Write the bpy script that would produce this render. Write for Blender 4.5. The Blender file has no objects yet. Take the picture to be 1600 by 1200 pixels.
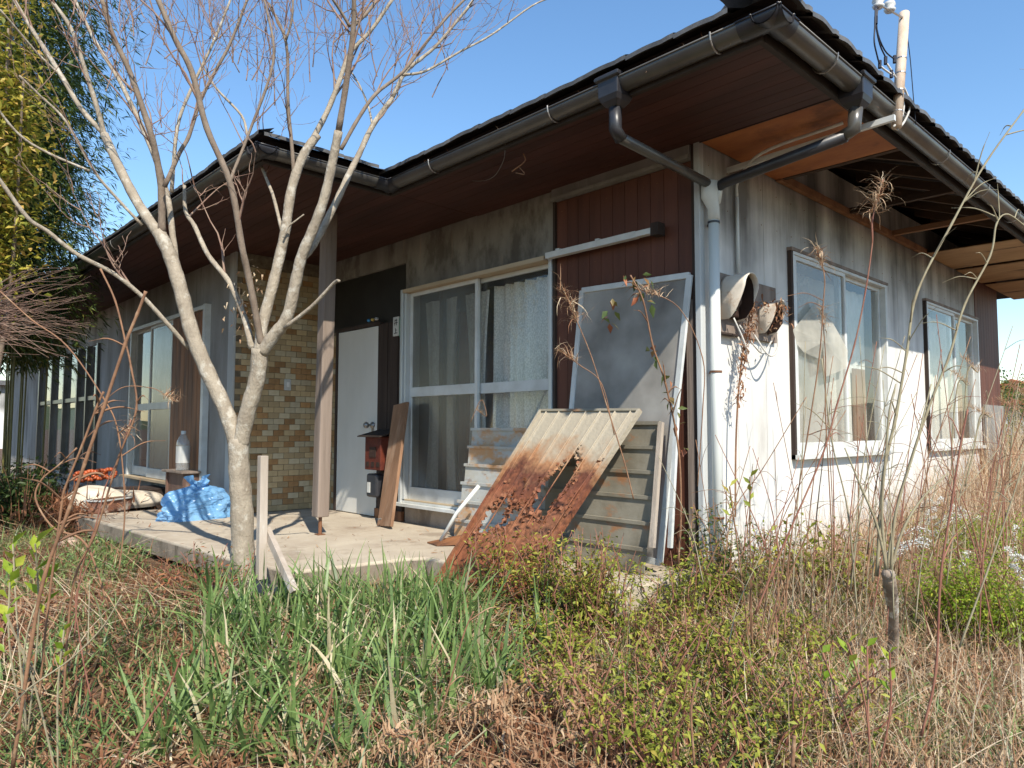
import bpy, math, random
import numpy as np
from mathutils import Vector, Matrix
random.seed(7); rng = np.random.default_rng(7)
S = bpy.context.scene
COL = S.collection
R = math.radians

# ------------------------------------------------------------------ camera
CP = (2.204, -3.580, 1.003)
yaw, pit, rol = -.814946, .0620727, .00214
fw = Vector((math.sin(yaw)*math.cos(pit), math.cos(yaw)*math.cos(pit), math.sin(pit)))
rt = Vector((math.cos(yaw), -math.sin(yaw), 0)); up = rt.cross(fw)
rt2 = rt*math.cos(rol)+up*math.sin(rol); up2 = -rt*math.sin(rol)+up*math.cos(rol)
cd = bpy.data.cameras.new('camera'); cam = bpy.data.objects.new('camera', cd); COL.objects.link(cam)
cam.matrix_world = Matrix(((rt2.x, up2.x, -fw.x, CP[0]), (rt2.y, up2.y, -fw.y, CP[1]), (rt2.z, up2.z, -fw.z, CP[2]), (0, 0, 0, 1)))
cd.sensor_width = 36; cd.lens = 1115.7/1600*36; cd.clip_start = .05; cd.clip_end = 3000
S.camera = cam

# ------------------------------------------------------------------ light
SUN = Vector((1, -.42, 1.06)).normalized()          # towards the sun
w = bpy.data.worlds.new('World'); S.world = w; w.use_nodes = True
nt = w.node_tree; bg = nt.nodes['Background']
sky = nt.nodes.new('ShaderNodeTexSky'); sky.sky_type = 'NISHITA'; sky.sun_disc = False
sky.sun_elevation = math.asin(SUN.z); sky.sun_rotation = math.atan2(SUN.x, SUN.y)
sky.air_density = 1.25; sky.dust_density = .15; sky.ozone_density = 3.2
hsv = nt.nodes.new('ShaderNodeHueSaturation'); hsv.inputs['Saturation'].default_value = 1.13; nt.links.new(sky.outputs[0], hsv.inputs['Color']); nt.links.new(hsv.outputs[0], bg.inputs[0]); bg.inputs[1].default_value = .15
sd = bpy.data.lights.new('sun', 'SUN'); sd.energy = 5.0; sd.angle = R(.53); sd.color = (1, .92, .79)
so = bpy.data.objects.new('sun', sd); COL.objects.link(so)
so.rotation_mode = 'QUATERNION'; so.rotation_quaternion = SUN.to_track_quat('Z', 'Y')
S.view_settings.view_transform = 'Standard'; S.view_settings.look = 'None'
S.view_settings.exposure = 0.55; S.view_settings.gamma = 1; S.view_settings.use_curve_mapping = False

# ------------------------------------------------------------------ helpers
def pix(px, py, ax, val):
    "point of the place seen at (px,py) of the 1600x1200 photograph on the plane axis=val"
    r = rt2*((px-800)/1115.7) - up2*((py-600)/1115.7) + fw
    t = (val-CP[ax])/r[ax]
    return Vector(CP)+r*t
def pdep(px, py, d):
    r = rt2*((px-800)/1115.7) - up2*((py-600)/1115.7) + fw
    return Vector(CP)+r*d

class MB:
    def __init__(s): s.v = []; s.f = []
    def poly(s, pts):
        n = len(s.v); s.v += [tuple(p) for p in pts]; s.f.append(tuple(range(n, n+len(pts)))); return s
    def box(s, x0, x1, y0, y1, z0, z1):
        n = len(s.v)
        s.v += [(x, y, z) for z in (z0, z1) for y in (y0, y1) for x in (x0, x1)]
        s.f += [tuple(n+i for i in q) for q in ((0,2,3,1),(4,5,7,6),(0,1,5,4),(2,6,7,3),(0,4,6,2),(1,3,7,5))]
        return s
    def obox(s, a, b, wv, tv):
        "bar from a to b, half-width vector wv, half-thickness vector tv"
        a, b, wv, tv = map(Vector, (a, b, wv, tv)); n = len(s.v)
        for p in (a, b):
            for q in (-wv-tv, wv-tv, wv+tv, -wv+tv): s.v.append(tuple(p+q))
        s.f += [tuple(n+i for i in q) for q in ((0,1,2,3),(7,6,5,4),(0,4,5,1),(1,5,6,2),(2,6,7,3),(3,7,4,0))]
        return s
    def prism(s, pts, d):
        "polygon pts extruded by vector d"
        d = Vector(d); n = len(s.v); k = len(pts)
        s.v += [tuple(p) for p in pts] + [tuple(Vector(p)+d) for p in pts]
        s.f.append(tuple(n+i for i in range(k))); s.f.append(tuple(n+k+i for i in reversed(range(k))))
        for i in range(k):
            j = (i+1) % k; s.f.append((n+i, n+k+i, n+k+j, n+j))
        return s
    def tube(s, pts, rad, sides=8, cap=True):
        pts = [Vector(p) for p in pts]
        if not hasattr(rad, '__len__'): rad = [rad]*len(pts)
        n = len(s.v); ref = None
        for i, p in enumerate(pts):
            d = (pts[min(i+1, len(pts)-1)]-pts[max(i-1, 0)]).normalized()
            if ref is None:
                ref = Vector((0, 0, 1)) if abs(d.z) < .9 else Vector((1, 0, 0))
            u = (ref - d*ref.dot(d))
            if u.length < 1e-4: u = d.orthogonal()
            u.normalize(); ref = u; v = d.cross(u)
            for k in range(sides):
                a = 2*math.pi*k/sides
                s.v.append(tuple(p+(u*math.cos(a)+v*math.sin(a))*rad[i]))
        for i in range(len(pts)-1):
            for k in range(sides):
                k2 = (k+1) % sides
                s.f.append((n+i*sides+k, n+i*sides+k2, n+(i+1)*sides+k2, n+(i+1)*sides+k))
        if cap:
            s.f.append(tuple(n+k for k in reversed(range(sides))))
            m = n+(len(pts)-1)*sides; s.f.append(tuple(m+k for k in range(sides)))
        return s
    def lathe(s, c, prof, sides=16):
        "prof: (radius, z) pairs round a vertical axis through c"
        n = len(s.v)
        for r_, z in prof:
            for k in range(sides):
                a = 2*math.pi*k/sides; s.v.append((c[0]+r_*math.cos(a), c[1]+r_*math.sin(a), c[2]+z))
        for i in range(len(prof)-1):
            for k in range(sides):
                k2 = (k+1) % sides
                s.f.append((n+i*sides+k, n+i*sides+k2, n+(i+1)*sides+k2, n+(i+1)*sides+k))
        return s
    def grid(s, P):
        "P: rows of points"
        n = len(s.v); a = len(P); b = len(P[0])
        for row in P: s.v += [tuple(p) for p in row]
        for i in range(a-1):
            for j in range(b-1):
                s.f.append((n+i*b+j, n+i*b+j+1, n+(i+1)*b+j+1, n+(i+1)*b+j))
        return s
    def build(s, name, m, parent=None, smooth=False, bevel=0):
        org = ORG.get(parent.name, Vector((0, 0, 0))) if parent else Vector((0, 0, 0))
        me = bpy.data.meshes.new(name)
        me.from_pydata([(x-org.x, y-org.y, z-org.z) for x, y, z in s.v], [], s.f); me.update()
        if smooth: me.shade_smooth()
        if m: me.materials.append(m)
        o = bpy.data.objects.new(name, me); COL.objects.link(o)
        if parent: o.parent = parent; ORG[o.name] = org
        if bevel:
            b = o.modifiers.new('bevel', 'BEVEL'); b.width = bevel; b.segments = 2; b.limit_method = 'ANGLE'
        return o
ORG = {}
def tag(o, label=None, cat=None, group=None, kind=None):
    if label: o['label'] = label
    if cat: o['category'] = cat
    if group: o['group'] = group
    if kind: o['kind'] = kind
    return o
def empty(name, loc=(0, 0, 0), label=None, cat=None, group=None):
    o = bpy.data.objects.new(name, None); COL.objects.link(o); o.location = loc; o.empty_display_size = .1
    ORG[o.name] = Vector(loc); tag(o, label, cat, group); return o
def dup(src, parent, loc=(0, 0, 0), rz=None, name=None, m=None):
    o = src.copy(); COL.objects.link(o); o.parent = parent; o.location = loc
    if rz is not None: o.rotation_euler = rz
    return o

# ------------------------------------------------------------------ materials
def lin(c): return tuple(c)+(1,) if len(c) == 3 else c
def mat(name, c1, c2=None, scale=5, stretch=(1, 1, 1), rough=.8, bump=.15, bscale=40, spec=.3, metal=0,
        layers=(), rnd=0, lo=.35, hi=.65, alpha=None):
    m = bpy.data.materials.new(name); m.use_nodes = True; t = m.node_tree; N = t.nodes; L = t.links
    b = N['Principled BSDF']; b.inputs['Roughness'].default_value = rough; b.inputs['Metallic'].default_value = metal
    b.inputs['Specular IOR Level'].default_value = spec
    tc = N.new('ShaderNodeTexCoord')
    def noise(sc, st, det=8, ro=.6, off=0):
        mp = N.new('ShaderNodeMapping'); mp.inputs['Scale'].default_value = st; mp.inputs['Location'].default_value = (off, off*.7, off*.3)
        L.new(tc.outputs['Object'], mp.inputs[0])
        n = N.new('ShaderNodeTexNoise'); n.inputs['Scale'].default_value = sc; n.inputs['Detail'].default_value = det; n.inputs['Roughness'].default_value = ro
        L.new(mp.outputs[0], n.inputs[0]); return n
    def ramp(src, a, b_):
        r = N.new('ShaderNodeMapRange'); r.inputs['From Min'].default_value = a; r.inputs['From Max'].default_value = b_
        L.new(src, r.inputs['Value']); return r.outputs[0]
    if c2 is None: c2 = tuple(x*.7 for x in c1)
    n1 = noise(scale, stretch)
    mx = N.new('ShaderNodeMix'); mx.data_type = 'RGBA'; mx.inputs['A'].default_value = lin(c1); mx.inputs['B'].default_value = lin(c2)
    L.new(ramp(n1.outputs[0], lo, hi), mx.inputs['Factor']); cur = mx.outputs['Result']
    for i, (c, sc, th, st, amt) in enumerate(layers):
        n = noise(sc, st, 10, .65, 3.7*(i+1)); q = N.new('ShaderNodeMix'); q.data_type = 'RGBA'
        mm = N.new('ShaderNodeMath'); mm.operation = 'MULTIPLY'; mm.inputs[1].default_value = amt
        L.new(ramp(n.outputs[0], th, th+.1), mm.inputs[0]); L.new(mm.outputs[0], q.inputs['Factor'])
        L.new(cur, q.inputs['A']); q.inputs['B'].default_value = lin(c); cur = q.outputs['Result']
    if rnd:
        oi = N.new('ShaderNodeObjectInfo'); hs = N.new('ShaderNodeHueSaturation')
        r = N.new('ShaderNodeMapRange'); r.inputs['To Min'].default_value = 1-rnd; r.inputs['To Max'].default_value = 1+rnd
        L.new(oi.outputs['Random'], r.inputs['Value']); L.new(r.outputs[0], hs.inputs['Value']); L.new(cur, hs.inputs['Color']); cur = hs.outputs[0]
    L.new(cur, b.inputs['Base Color'])
    if bump:
        nb = noise(bscale, stretch, 6); bp = N.new('ShaderNodeBump'); bp.inputs['Strength'].default_value = bump; bp.inputs['Distance'].default_value = .02
        L.new(nb.outputs[0], bp.inputs['Height']); L.new(bp.outputs[0], b.inputs['Normal'])
    m['_'] = 0
    return m
def glass(name, tint=(.95, .96, .95), rough=.02, haze=0, hcol=(.5, .5, .48), refl=1.5):
    m = bpy.data.materials.new(name); m.use_nodes = True; t = m.node_tree; N = t.nodes; L = t.links
    N.remove(N['Principled BSDF']); out = N['Material Output']
    tr = N.new('ShaderNodeBsdfTransparent'); tr.inputs[0].default_value = lin(tint)
    gl = N.new('ShaderNodeBsdfGlossy'); gl.inputs['Roughness'].default_value = rough
    fr = N.new('ShaderNodeFresnel'); fr.inputs[0].default_value = 1.52
    ml = N.new('ShaderNodeMath'); ml.operation = 'MULTIPLY'; ml.inputs[1].default_value = refl; ml.use_clamp = True
    L.new(fr.outputs[0], ml.inputs[0])
    ge = N.new('ShaderNodeNewGeometry'); sb = N.new('ShaderNodeMath'); sb.operation = 'SUBTRACT'; sb.inputs[0].default_value = 1; L.new(ge.outputs['Backfacing'], sb.inputs[1])
    mb_ = N.new('ShaderNodeMath'); mb_.operation = 'MULTIPLY'; L.new(ml.outputs[0], mb_.inputs[0]); L.new(sb.outputs[0], mb_.inputs[1])
    mx = N.new('ShaderNodeMixShader'); L.new(mb_.outputs[0], mx.inputs[0]); L.new(tr.outputs[0], mx.inputs[1]); L.new(gl.outputs[0], mx.inputs[2])
    cur = mx.outputs[0]
    if haze:
        di = N.new('ShaderNodeBsdfDiffuse'); di.inputs[0].default_value = lin(hcol)
        tc = N.new('ShaderNodeTexCoord'); n = N.new('ShaderNodeTexNoise'); n.inputs['Scale'].default_value = 3; n.inputs['Detail'].default_value = 8
        L.new(tc.outputs['Object'], n.inputs[0]); mr = N.new('ShaderNodeMapRange'); mr.inputs['From Min'].default_value = .3; mr.inputs['From Max'].default_value = .7
        mr.inputs['To Min'].default_value = haze*.5; mr.inputs['To Max'].default_value = haze*1.3; L.new(n.outputs[0], mr.inputs[0])
        m2 = N.new('ShaderNodeMixShader'); L.new(mr.outputs[0], m2.inputs[0]); L.new(cur, m2.inputs[1]); L.new(di.outputs[0], m2.inputs[2]); cur = m2.outputs[0]
    L.new(cur, out.inputs[0]); return m
def leafmat(name, cols, trans=.35, rough=.5, spec=.3):
    "cols: list of (pos, rgb) read by the tint attribute"
    m = bpy.data.materials.new(name); m.use_nodes = True; t = m.node_tree; N = t.nodes; L = t.links
    b = N['Principled BSDF']; b.inputs['Roughness'].default_value = rough; b.inputs['Specular IOR Level'].default_value = spec
    a = N.new('ShaderNodeAttribute'); a.attribute_name = 'tint'
    r = N.new('ShaderNodeValToRGB'); e = r.color_ramp.elements
    e[0].position = cols[0][0]; e[0].color = lin(cols[0][1]); e[1].position = cols[-1][0]; e[1].color = lin(cols[-1][1])
    for p, c in cols[1:-1]:
        x = e.new(p); x.color = lin(c)
    L.new(a.outputs['Fac'], r.inputs[0])
    tc = N.new('ShaderNodeTexCoord'); n = N.new('ShaderNodeTexNoise'); n.inputs['Scale'].default_value = 60; L.new(tc.outputs['Object'], n.inputs[0])
    hs = N.new('ShaderNodeHueSaturation'); mr = N.new('ShaderNodeMapRange'); mr.inputs['To Min'].default_value = .7; mr.inputs['To Max'].default_value = 1.3
    L.new(n.outputs[0], mr.inputs[0]); L.new(mr.outputs[0], hs.inputs['Value']); L.new(r.outputs[0], hs.inputs['Color'])
    L.new(hs.outputs[0], b.inputs['Base Color'])
    if trans:
        tl = N.new('ShaderNodeBsdfTranslucent'); L.new(hs.outputs[0], tl.inputs[0])
        mx = N.new('ShaderNodeMixShader'); mx.inputs[0].default_value = trans; L.new(b.outputs[0], mx.inputs[1]); L.new(tl.outputs[0], mx.inputs[2])
        L.new(mx.outputs[0], N['Material Output'].inputs[0])
    return m

V = (1, 1, .12)      # vertical streaks
M = {}
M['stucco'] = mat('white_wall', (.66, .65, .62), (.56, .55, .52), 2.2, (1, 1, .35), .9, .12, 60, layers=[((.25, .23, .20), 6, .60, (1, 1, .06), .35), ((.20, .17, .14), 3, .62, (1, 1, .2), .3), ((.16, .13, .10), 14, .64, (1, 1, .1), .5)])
M['stucco_up'] = mat('weathered_wall', (.26, .255, .24), (.17, .16, .145), 3.5, (1, 1, .25), .9, .15, 50, layers=[((.13, .11, .09), 6, .55, (1, 1, .1), .7), ((.34, .335, .31), 9, .6, (1, 1, .08), .5)])
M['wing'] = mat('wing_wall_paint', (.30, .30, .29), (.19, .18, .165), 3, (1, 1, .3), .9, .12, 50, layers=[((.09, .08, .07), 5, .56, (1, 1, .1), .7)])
M['mouldy'] = mat('mouldy_board', (.25, .24, .21), (.15, .135, .115), 2.5, (1.4, 1, .5), .9, .15, 50, layers=[((.055, .045, .035), 2.4, .50, (1.4, 1, .7), .6), ((.40, .28, .18), 5, .6, (1.5, 1, .15), .5)])
M['brown_siding'] = mat('brown_siding', (.120, .045, .028), (.075, .028, .018), 6, V, .6, .1, 60, layers=[((.20, .15, .13), 8, .66, (1, 1, .2), .5)], rnd=.12)
M['soffit'] = mat('brown_soffit', (.075, .028, .021), (.045, .017, .012), 5, (.2, 1, 1), .6, .1, 50, rnd=.13)
M['darkwood'] = mat('dark_timber', (.055, .038, .03), (.03, .02, .016), 8, V, .8, .3, 40, rnd=.2)
M['fascia'] = mat('fascia', (.045, .035, .03), (.025, .02, .018), 6, (1, 1, 1), .7, .1, 40)
M['ply'] = mat('orange_plywood', (.40, .15, .045), (.26, .085, .03), 2.5, (1, 2.2, 1), .7, .06, 40, layers=[((.10, .04, .02), 2.2, .57, (1, 1, 1), .7)])
M['ply2'] = mat('pale_plywood', (.42, .27, .14), (.30, .18, .09), 2.0, (1, 2.2, 1), .75, .06, 40, layers=[((.035, .02, .015), 1.8, .57, (.5, 2.4, 1), .95)])
M['rafter'] = mat('rafter_timber', (.085, .05, .03), (.04, .025, .018), 7, (.2, 1, 1), .85, .2, 50)
M['rafter2'] = mat('bare_rafter', (.30, .16, .08), (.18, .09, .05), 7, (.2, 1, 1), .85, .2, 50)
M['gutter'] = mat('gutter_plastic', (.050, .046, .042), (.09, .085, .075), 3, (1, 1, 1), .32, .02, 30, spec=.6)
M['black'] = mat('black_plastic', (.018, .018, .022), (.03, .03, .035), 8, rough=.4, bump=.03, spec=.5)
M['rooftile'] = mat('roof_tile', (.13, .13, .13), (.07, .07, .072), 9, rough=.55, bump=.15, rnd=.25)
M['whiteboard'] = mat('white_trim', (.52, .54, .54), (.38, .39, .38), 5, V, .7, .15, 40, layers=[((.22, .2, .18), 9, .62, (1, 1, .1), .5)])
M['alu'] = mat('aluminium', (.55, .57, .57), (.42, .44, .44), 6, V, .38, .04, 30, spec=.5, metal=.35, layers=[((.34, .31, .26), 14, .6, (1, 1, .3), .5)])
M['alufr'] = mat('aluminium_frame', (.60, .62, .61), (.48, .49, .47), 6, (1, 1, 1), .45, .04, 30, spec=.5, layers=[((.32, .28, .22), 10, .62, (1, 1, 1), .4)])
M['sillwood'] = mat('cream_wood', (.46, .38, .27), (.34, .25, .15), 6, (.15, 1, 1), .75, .2, 40, layers=[((.2, .12, .06), 9, .6, (.3, 1, 1), .6)])
M['greywood'] = mat('grey_wood', (.27, .215, .18), (.16, .125, .10), 9, (1, 1, .06), .85, .4, 40, layers=[((.09, .06, .05), 14, .6, (1, 1, .05), .7), ((.5, .44, .38), 7, .62, (1, 1, .08), .5)])
M['plank'] = mat('plank_wood', (.30, .17, .10), (.19, .105, .06), 9, (1, 1, .08), .8, .3, 40, layers=[((.38, .26, .18), 5, .55, (1, 1, .2), .6), ((.08, .04, .03), 12, .64, (1, 1, .05), .7)])
M['frontboard'] = mat('frontboard', (.42, .36, .30), (.30, .25, .2), 9, (1, 1, .1), .85, .35, 40, layers=[((.55, .52, .47), 8, .6, (1, 1, .3), .6)])
M['door'] = mat('door_paint', (.62, .61, .57), (.54, .53, .49), 2, (1, 1, .4), .45, .03, 20, layers=[((.42, .38, .32), 5, .68, (1, 1, .15), .4)])
M['dark'] = mat('dark_transom', (.022, .021, .018), (.014, .013, .012), 4, rough=.5, bump=.02)
M['concrete'] = mat('concrete', (.47, .41, .32), (.37, .31, .24), 3, (1, 1, 1), .92, .25, 45, layers=[((.20, .15, .11), 2.2, .55, (1, 1, 1), .55), ((.48, .43, .36), 7, .58, (1, 1, 1), .5), ((.12, .09, .06), 25, .68, (1, 1, 1), .6)])
M['edge'] = mat('stained_edge', (.30, .25, .195), (.17, .14, .105), 5, (1, 1, .4), .95, .3, 45, layers=[((.08, .065, .045), 6, .54, (1, 1, .5), .8)])
M['foundation'] = mat('foundation', (.36, .31, .26), (.26, .21, .17), 4, (1, 1, 1), .92, .2, 45, layers=[((.13, .10, .08), 3, .55, (1, 1, .5), .6)])
M['tile'] = mat('wall_tile', (.42, .32, .185), (.36, .27, .15), 12, rough=.35, bump=.04, spec=.45, rnd=.22)
M['tile2'] = mat('wall_tile_tan', (.35, .20, .085), (.25, .14, .06), 12, rough=.35, bump=.04, spec=.45, rnd=.25)
M['tile3'] = mat('wall_tile_grey', (.46, .40, .28), (.39, .33, .22), 12, rough=.35, bump=.04, spec=.45, rnd=.15)
M['grout'] = mat('grout', (.20, .165, .11), (.12, .095, .065), 20, rough=.95)
M['glass'] = glass('window_glass', haze=.05)
M['dirtyglass'] = glass('dusty_screen', (.75, .75, .73), .25, haze=.16, hcol=(.34, .33, .29))
M['frost'] = glass('frosted_film', (.8, .8, .78), .1, haze=.30, hcol=(.6, .58, .52))
M['curtain'] = mat('curtain', (.75, .74, .70), (.62, .61, .57), 25, (1, 1, .4), .9, .2, 60)
M['lace'] = mat('lace_curtain', (.82, .80, .76), (.56, .55, .52), 120, (1, 1, .6), .9, .2, 90, lo=.42, hi=.58)
M['brown_cloth'] = mat('brown_cloth', (.20, .075, .05), (.12, .045, .03), 8, V, .9)
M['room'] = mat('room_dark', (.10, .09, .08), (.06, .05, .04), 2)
M['net'] = glass('torn_net', (.8, .8, .76), .3, haze=.62, hcol=(.52, .50, .44))
M['mesh'] = glass('insect_screen', (.55, .56, .56), .5, haze=.62, hcol=(.47, .45, .41), refl=.25)
M['pvc'] = mat('pvc_pipe', (.66, .68, .66), (.55, .57, .54), 4, V, .45, .03, 30, layers=[((.35, .33, .28), 9, .66, (1, 1, .2), .4)])
M['paintpole'] = mat('pole_paint', (.62, .52, .42), (.42, .30, .2), 12, (1, 1, .3), .6, .1, 40, layers=[((.28, .12, .05), 9, .6, (1, 1, .5), .7)])
M['porcelain'] = mat('porcelain', (.7, .7, .68), rough=.2, bump=0, spec=.6)
M['wire'] = mat('black_cable', (.02, .022, .035), rough=.5, bump=0)
M['wirew'] = mat('white_cable', (.6, .58, .54), rough=.6, bump=0)
M['steel'] = mat('steel_wire', (.35, .33, .31), rough=.35, metal=.7, bump=0)
M['hood'] = mat('meter_hood', (.64, .58, .50), (.56, .50, .42), 5, rough=.55, bump=.05, layers=[((.38, .21, .10), 7, .58, (1, 1, 1), .7), ((.2, .1, .05), 20, .68, (1, 1, 1), .6)])
M['darkin'] = mat('hood_inside', (.018, .014, .012), (.045, .022, .015), 8, rough=.7)
M['red'] = mat('mailbox_red', (.12, .025, .012), (.07, .015, .01), 14, rough=.6, layers=[((.05, .02, .01), 20, .6, (1, 1, 1), .6)])
M['bark'] = mat('pale_bark', (.36, .31, .24), (.25, .21, .16), 16, (1, 1, .6), .9, .5, 60, layers=[((.50, .47, .40), 14, .54, (1, 1, .9), .7), ((.16, .125, .085), 9, .58, (1, 1, 1.6), .6), ((.10, .08, .05), 30, .62, (1, 1, 2.5), .6)])
M['bark2'] = mat('young_bark', (.24, .19, .145), (.16, .12, .09), 18, (1, 1, .5), .85, .3, 60)
M['twig'] = mat('reddish_twig', (.19, .105, .08), (.27, .19, .14), 12, rough=.75, bump=.1)
M['stalk'] = mat('dry_stalk', (.27, .145, .08), (.16, .085, .05), 14, rough=.75, bump=.2, layers=[((.46, .32, .2), 9, .58, (1, 1, 1), .6)])
M['stalk2'] = mat('red_stem', (.20, .075, .055), (.28, .14, .09), 14, rough=.7, bump=.1)
M['stalk3'] = mat('green_grey_stem', (.32, .29, .19), (.24, .20, .13), 14, rough=.75, bump=.1)
M['lichen'] = mat('lichen_bark', (.30, .24, .19), (.18, .14, .11), 14, rough=.9, bump=.5, layers=[((.62, .62, .57), 16, .52, (1, 1, 1), .85)])
M['culm'] = mat('bamboo_culm', (.15, .13, .04), (.09, .09, .03), 8, rough=.5, bump=.05)
M['bluebag'] = None
M['sack'] = mat('white_sack', (.66, .60, .50), (.52, .46, .37), 6, rough=.85, bump=.25, bscale=14)
M['stoolwood'] = mat('laminate', (.17, .10, .075), (.11, .065, .05), 7, (1, 1, .2), .5, .1, 30, layers=[((.36, .3, .26), 4, .6, (1, 1, .4), .6)])
M['rust'] = None
M['copper_siding'] = mat('stained_panel', (.30, .13, .055), (.07, .035, .025), 3.0, (3, 1, .3), .6, .1, 40)
M['zinc'] = mat('grey_shutter', (.46, .47, .45), (.36, .36, .33), 5, rough=.55, bump=.08, layers=[((.48, .25, .10), 3.6, .47, (1, 1, 1.6), .9), ((.40, .36, .28), 9, .5, (1, 1, 1), .5), ((.18, .08, .04), 9, .58, (1, 1, 1.6), .8)])
M['zinc2'] = mat('grimy_shutter', (.27, .25, .20), (.18, .16, .12), 5, rough=.6, bump=.1, layers=[((.34, .15, .06), 4.5, .55, (1, 1, 1.6), .8)])
M['soil'] = mat('soil', (.13, .075, .045), (.075, .045, .028), 7, rough=.95, bump=.6, bscale=30, layers=[((.22, .14, .08), 5, .55, (1, 1, 1), .7)])

def stain_shade(m, col, zmid, k, sc, amt=.9):
    'rain and mould streaks plus eave shade put into the upper wall colour'
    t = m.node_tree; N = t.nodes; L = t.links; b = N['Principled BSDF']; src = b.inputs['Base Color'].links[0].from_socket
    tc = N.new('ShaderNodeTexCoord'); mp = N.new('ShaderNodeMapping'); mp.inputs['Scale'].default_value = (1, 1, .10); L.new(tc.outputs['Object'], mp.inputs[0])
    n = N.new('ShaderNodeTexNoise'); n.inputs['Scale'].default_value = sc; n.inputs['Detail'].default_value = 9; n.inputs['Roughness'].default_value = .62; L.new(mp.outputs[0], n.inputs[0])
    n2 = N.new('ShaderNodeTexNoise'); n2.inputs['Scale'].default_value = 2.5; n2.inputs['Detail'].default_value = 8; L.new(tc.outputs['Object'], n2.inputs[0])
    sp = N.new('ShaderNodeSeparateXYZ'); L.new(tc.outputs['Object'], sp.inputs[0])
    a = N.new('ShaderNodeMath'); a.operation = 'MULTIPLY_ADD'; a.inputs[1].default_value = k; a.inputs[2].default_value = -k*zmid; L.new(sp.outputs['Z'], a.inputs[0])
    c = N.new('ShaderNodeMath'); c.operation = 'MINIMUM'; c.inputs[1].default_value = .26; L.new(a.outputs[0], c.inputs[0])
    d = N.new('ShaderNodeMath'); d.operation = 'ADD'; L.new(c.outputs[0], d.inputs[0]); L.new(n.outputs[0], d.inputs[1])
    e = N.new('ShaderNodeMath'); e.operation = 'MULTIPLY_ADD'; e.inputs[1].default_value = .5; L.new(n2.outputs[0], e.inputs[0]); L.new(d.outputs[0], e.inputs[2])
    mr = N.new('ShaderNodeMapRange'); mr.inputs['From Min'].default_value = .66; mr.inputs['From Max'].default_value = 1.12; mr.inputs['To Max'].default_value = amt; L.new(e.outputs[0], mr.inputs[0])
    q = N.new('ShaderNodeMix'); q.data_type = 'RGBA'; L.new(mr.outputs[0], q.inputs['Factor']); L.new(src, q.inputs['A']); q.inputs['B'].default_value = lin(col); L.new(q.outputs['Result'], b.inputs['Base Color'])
stain_shade(M['stucco'], (.10, .096, .09), 2.04, .62, 3.2, .92)  # mould streaks and painted eave shade darken the upper side wall
stain_shade(M['whiteboard'], (.13, .125, .115), 2.3, .40, 9, .8)
def hsv_noise_cloth(name, c, c2, rough, spec, bump, bscale, trans):
    m = mat(name, c, c2, 8, rough=rough, spec=spec, bump=bump, bscale=bscale)
    t = m.node_tree; b = t.nodes['Principled BSDF']; tl = t.nodes.new('ShaderNodeBsdfTranslucent'); tl.inputs[0].default_value = lin(c)
    mx = t.nodes.new('ShaderNodeMixShader'); mx.inputs[0].default_value = trans
    t.links.new(b.outputs[0], mx.inputs[1]); t.links.new(tl.outputs[0], mx.inputs[2]); t.links.new(mx.outputs[0], t.nodes['Material Output'].inputs[0]); return m
M['bluebag'] = hsv_noise_cloth('blue_plastic', (.20, .47, .80), (.30, .56, .85), .2, .7, .35, 9, .42)
M['bottle'] = glass('clear_plastic', (.88, .9, .9), .08, haze=.28, hcol=(.75, .76, .75))

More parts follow.
